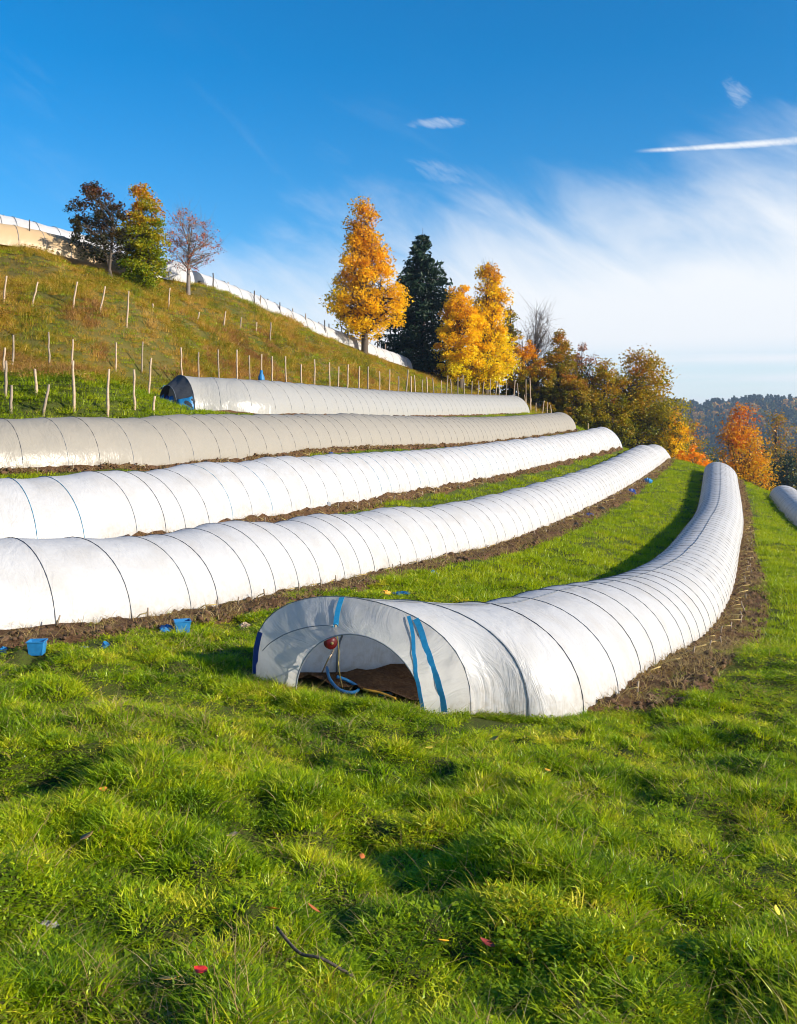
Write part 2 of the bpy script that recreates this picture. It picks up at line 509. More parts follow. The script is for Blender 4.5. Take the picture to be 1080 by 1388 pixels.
def film(name, col, trans, rough=.38, dirt=.25, dirtcol=(.45, .38, .28), clear=0.0):
    m, t, out = material(name)
    g = t.add('ShaderNodeNewGeometry')
    n = t.noise(g.outputs['Position'], 2.2, 5, .6)
    n2 = t.noise(g.outputs['Position'], 14, 5, .65)
    at = t.add('ShaderNodeAttribute', attribute_name='low')          # splash dirt along the hem
    f = t.math('MULTIPLY', t.maprange(n, .40, .75), dirt)
    f = t.math('ADD', f, t.math('MULTIPLY', t.math('MULTIPLY', at.outputs['Fac'], t.maprange(n2, .35, .7)), .55), clamp=True)
    c = t.mix(f, col, dirtcol)
    d = t.add('ShaderNodeBsdfDiffuse'); t.val(d.inputs[0], c)
    tr = t.add('ShaderNodeBsdfTranslucent'); t.val(tr.inputs[0], c)
    mx = t.add('ShaderNodeMixShader'); mx.inputs[0].default_value = trans
    t.l.new(d.outputs[0], mx.inputs[1]); t.l.new(tr.outputs[0], mx.inputs[2])
    sh = mx.outputs[0]
    if clear:
        tp = t.add('ShaderNodeBsdfTransparent'); t.val(tp.inputs[0], (.93, .95, .96))
        m3 = t.add('ShaderNodeMixShader'); m3.inputs[0].default_value = clear
        t.l.new(sh, m3.inputs[1]); t.l.new(tp.outputs[0], m3.inputs[2]); sh = m3.outputs[0]
    gl = t.add('ShaderNodeBsdfGlossy'); gl.inputs['Roughness'].default_value = rough
    b = t.add('ShaderNodeBump'); b.inputs['Strength'].default_value = .55; b.inputs['Distance'].default_value = .05
    fa = t.add('ShaderNodeAttribute', attribute_name='along'); fb = t.add('ShaderNodeAttribute', attribute_name='round')
    cb = t.add('ShaderNodeCombineXYZ'); t.l.new(fa.outputs['Fac'], cb.inputs[0]); t.l.new(t.math('MULTIPLY', fb.outputs['Fac'], .35), cb.inputs[1])
    folds = t.noise(cb.outputs[0], 5.0, 4, .6, .9)                   # folds run over the arch from foot to foot
    slack = t.noise(g.outputs['Position'], 3.0, 3, .5, .3)
    t.l.new(t.math('ADD', t.math('MULTIPLY', folds, .8), t.math('MULTIPLY', slack, .7)), b.inputs['Height'])
    for q in (d, tr, gl):
        t.l.new(b.outputs[0], q.inputs['Normal'])
    fr = t.add('ShaderNodeLayerWeight'); fr.inputs[0].default_value = .12
    m2 = t.add('ShaderNodeMixShader'); t.l.new(t.math('MULTIPLY_ADD', fr.outputs['Facing'], .16, .025), m2.inputs[0])
    t.l.new(sh, m2.inputs[1]); t.l.new(gl.outputs[0], m2.inputs[2])
    t.l.new(m2.outputs[0], out.inputs[0])
    return m
M = {}
M['film'] = film('white film', (.72, .72, .73), .40)
M['film_grey'] = film('weathered grey film', (.37, .34, .29), .25, .32, .5, (.40, .36, .30))
M['film_pale'] = film('pale grey film', (.42, .415, .40), .28, .32, .3, (.45, .42, .36))
M['film_beige'] = film('beige film', (.62, .44, .25), .25, .4, .3, (.5, .36, .2))
M['film_end'] = film('end film', (.93, .93, .92), .68, .6, .06, clear=.26)
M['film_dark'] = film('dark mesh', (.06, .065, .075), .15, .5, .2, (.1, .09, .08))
M['hoop'] = simple('hoop steel', (.19, .21, .24), .5, .3)
M['cord'] = simple('dark cord', (.08, .09, .11), .7)
M['blue_cord'] = simple('blue cord', (.03, .25, .42), .6)
M['straw_cord'] = simple('baling twine', (.52, .38, .14), .8)
M['blue'] = simple('blue plastic', (.015, .17, .40), .5, .4, 18)
M['teal'] = simple('blue strap', (.02, .23, .42), .5, .3, 30)
M['navy'] = simple('dark blue plastic', (.01, .04, .22), .4)
M['red'] = simple('red plastic', (.20, .008, .012), .35)
M['wood'] = simple('stake wood', (.46, .34, .23), .85, .5, 14, bump=.6)
M['wood_grey'] = simple('weathered stake wood', (.30, .235, .17), .85, .45, 14, bump=.6)
M['wood_dark'] = simple('dark stake', (.06, .05, .05), .8)
M['bark'] = simple('bark', (.09, .07, .055), .9, .4, 9, bump=.8)
M['bark_pale'] = simple('grey bark', (.20, .17, .15), .9, .35, 9, bump=.6)
M['clod'] = simple('soil clod', (.11, .06, .031), .95, .5, 9, bump=.8)
M['stone'] = simple('field stone', (.33, .30, .26), .9, .3, 12, bump=.5)
M['black'] = simple('black plastic', (.012, .012, .014), .5)
M['orange'] = simple('orange strap', (.65, .33, .03), .6)

# ground under the turf
m, t, out = material('turf soil'); M['ground'] = m
g = t.add('ShaderNodeNewGeometry')
n1 = t.noise(g.outputs['Position'], 1.1, 5); n2 = t.noise(g.outputs['Position'], 9, 5, .7); n3 = t.noise(g.outputs['Position'], 60, 4, .7)
gr = t.mix(n2, (.05, .075, .008), (.11, .15, .014))
gr = t.mix(t.maprange(n3, .4, .7), gr, (.06, .045, .022))
dry = t.mix(n2, (.10, .085, .02), (.17, .13, .035))
at = t.add('ShaderNodeAttribute', attribute_name='dry')
c = t.mix(t.math('MULTIPLY', at.outputs['Fac'], t.maprange(n1, .25, .6), clamp=True), gr, dry)
wood = t.add('ShaderNodeAttribute', attribute_name='wood')
c = t.mix(wood.outputs['Fac'], c, (.05, .055, .03))
p = t.add('ShaderNodeBsdfPrincipled'); t.val(p.inputs['Base Color'], c); p.inputs['Roughness'].default_value = .95
p.inputs['Specular IOR Level'].default_value = .15
b = t.add('ShaderNodeBump'); b.inputs['Strength'].default_value = .8; b.inputs['Distance'].default_value = .04
t.l.new(n3, b.inputs['Height']); t.l.new(b.outputs[0], p.inputs['Normal'])
t.l.new(p.outputs[0], out.inputs[0])
# bare soil of the beds
m, t, out = material('bed soil'); M['soil'] = m
g = t.add('ShaderNodeNewGeometry')
n1 = t.noise(g.outputs['Position'], 3, 5); n2 = t.noise(g.outputs['Position'], 28, 6, .7)
c = t.ramp(t.math('ADD', t.math('MULTIPLY', n1, .4), t.math('MULTIPLY', n2, .6)), [(.3, (.036, .018, .008)), (.52, (.13, .066, .030)), (.72, (.29, .16, .075))])
p = t.add('ShaderNodeBsdfPrincipled'); t.val(p.inputs['Base Color'], c); p.inputs['Roughness'].default_value = .95
p.inputs['Specular IOR Level'].default_value = .2
b = t.add('ShaderNodeBump'); b.inputs['Strength'].default_value = 1.0; b.inputs['Distance'].default_value = .05
t.l.new(n2, b.inputs['Height']); t.l.new(b.outputs[0], p.inputs['Normal'])
t.l.new(p.outputs[0], out.inputs[0])

GREEN = [(.0, (.03, .075, .003)), (.22, (.09, .18, .004)), (.45, (.22, .35, .005)), (.7, (.42, .50, .006)), (1, (.70, .58, .05))]
M['grass'] = leafy('grass blade', GREEN, .34, .5, big=1.6)
M['grass_far'] = leafy('meadow blade', [(.0, (.12, .20, .004)), (.35, (.23, .33, .005)), (.65, (.34, .43, .006)), (1, (.48, .49, .015))], .5, .55, big=.5)
M['clover'] = leafy('broad weed leaf', [(0, (.12, .22, .006)), (.6, (.25, .36, .008)), (1, (.40, .47, .012))], .45, .5, big=1.5)
M['straw'] = leafy('dead blade', [(0, (.20, .12, .04)), (.5, (.36, .25, .10)), (1, (.50, .40, .20))], .35, .6, big=2)
M['dryslope'] = leafy('rank dry grass', [(0, (.08, .12, .008)), (.28, (.19, .21, .010)), (.42, (.32, .28, .014)), (.58, (.46, .30, .03)), (.82, (.58, .35, .07)), (1, (.58, .40, .14))], .4, .6, big=.42)
M['weed'] = leafy('rank green weeds', [(0, (.10, .17, .006)), (.5, (.19, .27, .008)), (1, (.32, .34, .02))], .45, .5, big=.6)
M['fallen'] = leafy('fallen leaf', [(0, (.45, .12, .01)), (.5, (.60, .26, .015)), (1, (.62, .42, .03))], .3, .5, big=3)

# ------------------------------------------------------------------ ground
ang = np.concatenate([np.arange(-180, -42, 3.0), np.arange(-42, 42, .27), np.arange(42, 180, 3.0)])
rad = np.concatenate([[0.02, .3, .7], np.geomspace(1.1, 120, 330), np.geomspace(126, 6000, 60)])
A, Rr = np.meshgrid(np.radians(ang), rad)
gx = (Rr * np.sin(A)).ravel(); gy = (Rr * np.cos(A)).ravel()
zs = base_z(gx, gy)
gzv = ground_z(gx, gy)
na = len(ang)
ii = np.arange(len(rad) - 1)[:, None] * na; jj = np.arange(na)[None, :]; j2 = (jj + 1) % na
quads = np.stack([ii + jj, ii + j2, ii + na + j2, ii + na + jj], -1).reshape(-1, 4)
dryv = sstep(1.55, 2.2, zs) * (np.hypot(gx, gy) < 130)
ground = fast_tris('ground', np.stack([gx, gy, gzv + EYE], 1), quads, M['ground'], smooth=True,
                   attrs={'dry': dryv, 'wood': sstep(70, 110, np.hypot(gx, gy))})
tag(ground, kind='structure')

# ------------------------------------------------------------------ soil beds under and beside the tunnels
for key in ('T1', 'T2', 'T3', 'T4', 'T5', 'T0'):
    c, r, s = FR[key]
    wv = width_at(key, s)
    NS = 22
    V = []; rows = len(s)
    u = np.linspace(0, 1, NS)
    sw = SOIL[key] * soil_taper(key, s) + .02
    sw = sw * (.75 + .6 * vnoise(s / .9, s * 0, 40)) 
    o0 = -wv / 2 - .03; o1 = wv / 2 + sw
    if key == 'T1': o0 = o0 + .2 * (1 - sstep(.3, .9, s)); o1 = o1 - .3 * (1 - sstep(.9, 1.7, s))
    off = o0[:, None] + (o1 - o0)[:, None] * u[None]
    X = c[:, None, 0] + r[:, None, 0] * off; Y = c[:, None, 1] + r[:, None, 1] * off
    Z = base_z(X.ravel(), Y.ravel()).reshape(X.shape)
    lump = (fbm(X.ravel() / .12, Y.ravel() / .12, 61, 4) - .35).reshape(X.shape) * .13
    edge = np.clip(np.minimum((off - o0[:, None]), (o1[:, None] - off)) / .12, 0, 1)
    Z = Z + (lump + .035) * edge - .05 * (1 - edge)
    V = np.stack([X, Y, Z + EYE], -1).reshape(-1, 3)
    ii = np.arange(rows - 1)[:, None] * NS; jj = np.arange(NS - 1)[None]
    Fq = np.stack([ii + jj, ii + jj + 1, ii + NS + jj + 1, ii + NS + jj], -1).reshape(-1, 4)
    so = fast_tris('soil_bed', V, Fq, M['soil'], smooth=True)
    tag(so, kind='structure')

# ------------------------------------------------------------------ polytunnels
class Tun:
    def __init__(s, key):
        s.key = key
        s.c, s.r, s.s = FR[key]
        s.w = width_at(key, s.s)
        s.L = s.s[-1]
        zl = base_z(s.c[:, 0] - s.r[:, 0] * s.w / 2, s.c[:, 1] - s.r[:, 1] * s.w / 2)
        zr = base_z(s.c[:, 0] + s.r[:, 0] * s.w / 2, s.c[:, 1] + s.r[:, 1] * s.w / 2)
        s.zl, s.zr = zl + EYE - .02, zr + EYE - .02
    def at(s, t):
        f = lambda a: np.interp(t, s.s, a)
        c = np.array([f(s.c[:, 0]), f(s.c[:, 1])]); r = np.array([f(s.r[:, 0]), f(s.r[:, 1])]); r = r / np.linalg.norm(r)
        return c, r, f(s.w), f(s.zl), f(s.zr)
    def pt(s, t, a, k=1.0, add=0.0):
        """point on the arch: a = 0 near foot .. pi far foot"""
        c, r, w_, zl, zr = s.at(t)
        o = math.cos(a) * w_ / 2 * k
        q = o / w_ + .5
        return Vector((c[0] + r[0] * o, c[1] + r[1] * o, zl * (1 - q) + zr * q + math.sin(a) ** (.92 - .24 * s.flare(t)) * HGT[s.key] * (1 + .05 * s.flare(t)) * k + add))
    def flare(s, t):
        return float(1 - sstep(0, 2.2, t)) if s.key == 'T1' else 0.0
    def dirn(s, t):
        c, r, *_ = s.at(t)
        return Vector((-r[1], r[0], 0))
NA = 24
def build_tunnel(key, label, cover_mat, hoop_mats, spacing=.66, guy=0, seam=False, group='white film tunnels on the hillside'):
    T = Tun(key)
    rd = random.Random(key)
    c0, r0, w0, zl, zr = T.at(0)
    org = Vector((c0[0], c0[1], (zl + zr) / 2))
    root = empty('polytunnel', org)
    tag(root, label, 'polytunnel', group)
    hp = [0.0]
    while hp[-1] < T.L - spacing * 1.1:
        hp.append(hp[-1] + spacing * rd.uniform(.72, 1.28))
    hp[-1] = T.L
    # cover
    sv = []; sag = []
    for a, b in zip(hp[:-1], hp[1:]):
        n = 5 if a < 14 else 3
        for i in range(n):
            sv.append(a + (b - a) * i / n); sag.append(math.sin(PI * i / n))
    sv.append(T.L); sag.append(0)
    V = []; low = []; along = []; rnd_ = []
    for t, sg in zip(sv, sag):
        for k in range(NA + 1):
            a = PI * k / NA
            wr = (fbm(np.array([t / .32]), np.array([k / 2.2]), 77, 3)[0] - .5)
            foot = max(0, 1 - min(k, NA - k) / 5)
            kk = 1 - .013 * sg * (.4 + 1.0 * math.sin(a)) + wr * (.004 + sg * (.016 + .03 * foot))
            V.append(T.pt(t, a, kk) - org); low.append(foot * foot); along.append(t); rnd_.append(a)
    n1 = NA + 1
    Fq = [(i * n1 + k, i * n1 + k + 1, (i + 1) * n1 + k + 1, (i + 1) * n1 + k) for i in range(len(sv) - 1) for k in range(NA)]
    mesh_obj('cover', [tuple(v) for v in V], Fq, cover_mat, root, True, {'low': low, 'along': along, 'round': rnd_})
    # hoops
    for i, t in enumerate(hp):
        dist = np.hypot(*T.at(t)[0])
        ns = 18 if dist < 16 else 12
        th = .0046
        b = MB(org)
        b.tube([T.pt(t, PI * k / ns, 1.007) for k in range(ns + 1)], th, 3, False)
        hoop_o = b.build('hoop', hoop_mats[rd.randrange(len(hoop_mats))], root)
        # ties running down to the soil
        if guy and t < guy and not (key == 'T1' and t < 1.6):
            f = T.pt(t, 0.03, 1.01)
            rr = Vector((*T.at(t)[1], 0)); dd = T.dirn(t)
            g0 = f + rr * rd.uniform(.16, .34) + dd * rd.uniform(-.1, .12)
            g0.z = base_z([g0.x], [g0.y])[0] + EYE + .135
            mid = (f + g0) / 2 + Vector((0, 0, rd.uniform(.01, .05)))
            guy_o = MB(org).tube([f, mid, g0], .0075, 4).build('guy_cord', M['straw_cord'], root)
            if rd.random() < .75:
                MB(org).tube([g0 + Vector((0, 0, -.04)), g0 + Vector((rd.uniform(-.03, .03), rd.uniform(-.03, .03), .05))], [.012, .008], 5).build('peg', M['wood_grey'], guy_o)
            MB(org).tube([f + Vector((0, 0, -.03)), f + Vector((0, 0, .012))], .016, 5).build('clip', M['cord'], hoop_o)
    if seam:
        b = MB(org); ns = int(T.L / .4)
        b.tube([T.pt(T.L * i / ns, PI / 2, 1.001) for i in range(ns + 1)], .006, 3, False).build('ridge_cord', M['hoop'], root)
    return T, root, org
def closed_end(T, root, org, t, sgn, mat, bulge=.12):
    """film drawn together over the last hoop"""
    d = T.dirn(t) * sgn
    V = []; low = []
    for j in range(5):
        k = 1 - j / 4
        for i in range(17):
            p = T.pt(t, PI * i / 16, max(k, .02)) + d * bulge * math.sin((1 - k) * PI / 2)
            V.append(p - org); low.append(0)
    F = [(j * 17 + i, j * 17 + i + 1, (j + 1) * 17 + i + 1, (j + 1) * 17 + i) for j in range(4) for i in range(16)]
    mesh_obj('end_film', [tuple(v) for v in V], F, mat, root, True, {'low': low})
def mouth(T, root, org, fwd, wk, hk, shift, mat, t0=0.0, drop=0.0):
    """end film pulled forward and inward to a smaller opening; returns a function surface(a, k)"""
    d = T.dirn(t0) * -1
    c, r, w_, zl, zr = T.at(t0)
    rr = Vector((r[0], r[1], 0))
    def S(a, k):
        A_ = T.pt(t0, a)
        o = math.cos(a) * w_ / 2 * wk + shift
        q = o / w_ + .5
        px = c[0] + r[0] * o + d.x * fwd; py = c[1] + r[1] * o + d.y * fwd
        zb = float(base_z([px], [py])[0]) + EYE - .02
        B_ = Vector((px, py, zb + max(math.sin(a), 0) ** .95 * HGT[T.key] * hk))
        e = k ** 1.15
        p = A_ * (1 - e) + B_ * e
        bow = math.sin(k * PI) * .05
        return p + Vector((0, 0, -bow * math.sin(a))) + d * .03 * math.sin(k * PI)
    NK, NN = 10, 44
    V = []; low = []; al_ = []; ro_ = []
    for j in range(NK + 1):
        for i in range(NN + 1):
            a = PI * i / NN; k = j / NK; al_.append(a * .75); ro_.append(k * .5)
            wr = (fbm(np.array([i / 1.9]), np.array([k * 1.2]), 55, 3)[0] - .5) * .11 * math.sin(k * PI) ** .7
            V.append(S(a, k) + d * wr - org); low.append(.7 if min(i, NN - i) < 2 else 0)
    F = [(j * (NN + 1) + i, j * (NN + 1) + i + 1, (j + 1) * (NN + 1) + i + 1, (j + 1) * (NN + 1) + i) for j in range(NK) for i in range(NN)]
    mesh_obj('end_film', [tuple(v) for v in V], F, mat, root, True, {'low': low, 'along': al_, 'round': ro_})
    MB(org).tube([S(PI * i / 24, 1) for i in range(25)], .006, 5).build('mouth_hoop', M['hoop'], root)
    return S, d, rr

T1, R1, O1 = build_tunnel('T1', 'white film tunnel nearest the viewer, open at its front end, curving away right', M['film'], [M['hoop'], M['hoop'], M['cord']], .66, guy=30, seam=True)
T2, R2, O2 = build_tunnel('T2', 'white film tunnel just uphill of the open-fronted one, bare soil along its foot', M['film'], [M['hoop'], M['cord']], .66, guy=60)
T3, R3, O3 = build_tunnel('T3', 'white film tunnel with a few blue cords, third from the viewer', M['film'], [M['cord'], M['hoop'], M['blue_cord']], .66, guy=26)
T4, R4, O4 = build_tunnel('T4', 'weathered grey film tunnel just below the stakes on the left', M['film_grey'], [M['hoop'], M['cord']], .68, guy=24)
T5, R5, O5 = build_tunnel('T5', 'pale grey film tunnel with a dark open end at the foot of the dry slope', M['film_pale'], [M['hoop']], .72)
T0, R0, O0 = build_tunnel('T0', 'short stretch of white tunnel at the right edge, below the others', M['film'], [M['hoop']], .66)
for T, r_, o_, mt in ((T1, R1, O1, 'film'), (T2, R2, O2, 'film'), (T3, R3, O3, 'film'), (T4, R4, O4, 'film_grey'), (T5, R5, O5, 'film_pale'), (T0, R0, O0, 'film')):
    closed_end(T, r_, o_, T.L, 1, M[mt])
# the open mouth of the near tunnel
S1, d1, rr1 = mouth(T1, R1, O1, .40, .56, .74, .15, M['film_end'])
def strap(name, pts, wd, mat, root, org, side, push=.012, dirn=None):
    b = MB(org)
    b.ribbon([p + (dirn or Vector()) * push for p in pts], [wd] * len(pts), [side] * len(pts), .002)
    return b.build(name, mat, root, False)
strap('strap', [S1(R(98 + 6 * k), k * .62) for k in (0, .25, .5, .75, 1)], .042, M['teal'], R1, O1, rr1, .02, d1)
def spath(A, K, n=10):
    q = np.linspace(0, 1, n)
    return [S1(R(float(np.interp(t, np.linspace(0, 1, len(A)), A))), float(np.interp(t, np.linspace(0, 1, len(K)), K))) for t in q]
strap('strap', spath((58, 46, 32, 17, 3), (.0, .34, .54, .60, .58), 16), .048, M['teal'], R1, O1, rr1, .03, d1)
strap('strap', spath((62, 48, 34, 18, 5), (.02, .62, .92, 1.0, 1.0), 16), .03, M['teal'], R1, O1, rr1, .03, d1)
strap('strap', spath((158, 166, 172, 179), (.06, .10, .12, .14)), .045, M['navy'], R1, O1, rr1, .02, d1)
MB(O1).tube([p + d1 * .05 for p in spath((164, 150, 132, 116, 105), (.30, .42, .52, .58, .62), 12)], .004, 4).build('seam_cord', M['hoop'], R1)
MB(O1).tube([T1.pt(.62, PI * i / 24, .985) for i in range(25)], .010, 5).build('inner_hoop', M['hoop'], R1)
# the dark end of the grey tunnel higher up
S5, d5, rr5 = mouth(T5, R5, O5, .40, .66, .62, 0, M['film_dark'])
def sheet(name, org, rows, mat, root):
    """crumpled plastic sheet from rows of points"""
    V = [tuple(p - org) for r_ in rows for p in r_]
    n = len(rows[0])
    F = [(j * n + i, j * n + i + 1, (j + 1) * n + i + 1, (j + 1) * n + i) for j in range(len(rows) - 1) for i in range(n - 1)]
    o = mesh_obj(name, V, F, mat, root)
    md = o.modifiers.new('thickness', 'SOLIDIFY'); md.thickness = .004
    return o
rd = random.Random(5)
def crumple(k=.03):
    return Vector((rd.uniform(-k, k), rd.uniform(-k, k), rd.uniform(-k, k)))
for (a0, a1, k0, k1) in ((2, 24, .05, .9), (150, 178, -.05, .4), (100, 128, .95, 1.25)):
    rows = [[S5(R(a0 + (a1 - a0) * i / 4), max(k0 + (k1 - k0) * j / 4, 0)) + d5 * .03 + crumple(.02) for i in range(5)] for j in range(5)]
    sheet('sheet_flap', O5, rows, M['blue'], R5)
for k in range(3):
    b0 = S5(R(60 + 30 * k), 1.0); 
    q = Vector((b0.x, b0.y, float(base_z([b0.x], [b0.y])[0]) + EYE + .05))
    rows = [[q + rr5 * (.10 * i - .22) + d5 * (.05 * j) + Vector((0, 0, .26 * math.exp(-((i - 2) / 1.3) ** 2) * (1 - j / 5))) + crumple(.03) for i in range(5)] for j in range(5)]
    sheet('sheet_fold', O5, rows, M['navy' if k == 1 else 'blue'], R5)

# ------------------------------------------------------------------ tunnels along the skyline
def small_tunnel(pts, wd, ht, mat, label, hoops=True, spacing=.9, group='tunnels along the hill crest'):
    P = np.array([(x, y, z + EYE) for x, y, z in pts])
    c = spline(P, 200); s = arclen(c); L = s[-1]
    n = max(int(L / .3), 4); si = np.linspace(0, L, n)
    c = np.stack([np.interp(si, s, c[:, k]) for k in range(3)], 1)
    c[:, 2] = base_z(c[:, 0], c[:, 1]) + EYE - .03
    d = np.gradient(c, axis=0); d[:, 2] = 0; d /= np.linalg.norm(d, axis=1)[:, None]
    r = np.stack([d[:, 1], -d[:, 0], 0 * d[:, 0]], 1)
    org = Vector(c[0]); root = empty('polytunnel', org); tag(root, label, 'polytunnel', group)
    NB = 14
    def pt(i, a, k=1.0):
        return Vector(c[i] + r[i] * math.cos(a) * wd / 2 * k) + Vector((0, 0, math.sin(a) * ht * k))
    V = []; low = []
    for i in range(n):
        sg = abs(math.sin(PI * si[i] / spacing))
        for k in range(NB + 1):
            V.append(tuple(pt(i, PI * k / NB, 1 - .03 * sg * random.uniform(.5, 1.4)) - org)); low.append(0)
    F = [(i * (NB + 1) + k, i * (NB + 1) + k + 1, (i + 1) * (NB + 1) + k + 1, (i + 1) * (NB + 1) + k) for i in range(n - 1) for k in range(NB)]
    mesh_obj('cover', V, F, mat, root, True, {'low': low})
    for q in np.arange(0, L, spacing):
        i = int(round(q / L * (n - 1)))
        MB(org).tube([pt(i, PI * k / 10, 1.005) for k in range(11)], .014, 3, False).build('hoop', M['hoop'], root)
    for i, sg in ((0, -1), (n - 1, 1)):
        dd = Vector(d[i]) * sg
        V = [tuple(pt(i, PI * k / NB) - org) for k in range(NB + 1)] + [tuple(Vector(c[i]) + Vector((0, 0, ht * .45)) + dd * .15 - org)]
        F = [(k, k + 1, NB + 1) for k in range(NB)]
        mesh_obj('end_film', V, F, mat, root, True, {'low': [0] * len(V)})
    return root
small_tunnel([px3(-160, 300, 34.5), px3(-60, 325, 36), px3(60, 352, 38), px3(175, 380, 41)], 1.5, .95, M['film_beige'], 'beige film tunnel at the upper left, on the crest of the dry slope')
small_tunnel([px3(-170, 285, 38), px3(-60, 315, 40), px3(60, 340, 42.5), px3(160, 372, 46)], 1.6, 1.5, M['film'], 'white film tunnel behind the beige one at the upper left')
small_tunnel([px3(190, 385, 44), px3(245, 395, 47)], 1.6, 1.1, M['film'], 'short rumpled white tunnel between the green-gold tree and the red-leaved tree')
small_tunnel([px3(262, 395, 47.5), px3(330, 412, 50.5), px3(420, 450, 54), px3(500, 482, 58.5), px3(545, 497, 62)], 1.5, .85, M['film'], 'long white tunnel running down the skyline behind the golden tree')

# ------------------------------------------------------------------ trees
def tube_np(pts, rads, n):
    """vertices and quads of a tapering tube"""
    pts = np.asarray(pts, float); V = []; F = []
    d = np.gradient(pts, axis=0); d /= np.linalg.norm(d, axis=1)[:, None] + 1e-9
    ref = np.array([.3, .9, .1]); ref /= np.linalg.norm(ref)
    for p, q, r in zip(pts, d, rads):
        a = np.cross(q, ref); a /= np.linalg.norm(a) + 1e-9; b = np.cross(q, a)
        for k in range(n):
            V.append(p + (a * math.cos(2 * PI * k / n) + b * math.sin(2 * PI * k / n)) * r)
    for i in range(len(pts) - 1):
        for k in range(n):
            F.append((i * n + k, i * n + (k + 1) % n, (i + 1) * n + (k + 1) % n, (i + 1) * n + k))
    return V, F
class Wood:
    def __init__(s): s.V = []; s.F = []
    def tube(s, pts, rads, n=5):
        V, F = tube_np(pts, rads, n); o = len(s.V)
        s.V += V; s.F += [tuple(q + o for q in f) for f in F]
    def obj(s, name, mat, root):
        return mesh_obj(name, s.V, s.F, mat, root)
def curve(a, b, up, rnd, n=5, wob=.06):
    a = np.asarray(a, float); b = np.asarray(b, float); L = np.linalg.norm(b - a)
    m = (a + b) / 2 + np.array([0, 0, up * L]) + rnd.normal(0, wob * L, 3)
    t = np.linspace(0, 1, n)[:, None]
    return (1 - t) ** 2 * a + 2 * t * (1 - t) * m + t * t * b
def leaf_mesh(C, size, rnd, jitter=.35, flat=.5, aspect=.62):
    """one small folded leaf (two triangles) at each centre"""
    n = len(C)
    nrm = rnd.normal(0, 1, (n, 3)); nrm[:, 2] = np.abs(nrm[:, 2]) + flat
    nrm /= np.linalg.norm(nrm, axis=1)[:, None]
    t = np.cross(nrm, rnd.normal(0, 1, (n, 3))); t /= np.linalg.norm(t, axis=1)[:, None] + 1e-9
    b = np.cross(nrm, t)
    sz = size * (1 + jitter * rnd.uniform(-1, 1, n))[:, None]
    v0 = C - t * sz * .5; v1 = C + t * sz * .5
    v2 = C + b * sz * aspect * .5 + nrm * sz * .10; v3 = C - b * sz * aspect * .5 + nrm * sz * .10
    V = np.stack([v0, v2, v1, v3], 1).reshape(-1, 3)
    k = np.arange(n)[:, None] * 4
    T = np.concatenate([k + [0, 3, 2], k + [0, 2, 1]], 1).reshape(-1, 3)
    return V, T
PROFILE = {
    'oval': lambda t: np.sin(np.clip(t, 0, 1) ** .75 * PI) ** .7,
    'cone': lambda t: np.where(t < .16, .55 + t * 2.6, np.clip((1 - t) / .84, 0, 1) ** .72),
    'round': lambda t: np.sqrt(np.clip(1 - (2 * t - 1) ** 2, 0, 1)),
    'bush': lambda t: np.sqrt(np.clip(1 - t ** 2, 0, 1)) * (.75 + .25 * np.minimum(t * 5, 1)),
    'column': lambda t: np.clip(np.minimum(t * 6 + .5, 1), 0, 1) * np.clip((1.02 - t) * 1.9, 0, 1) ** .6,
}
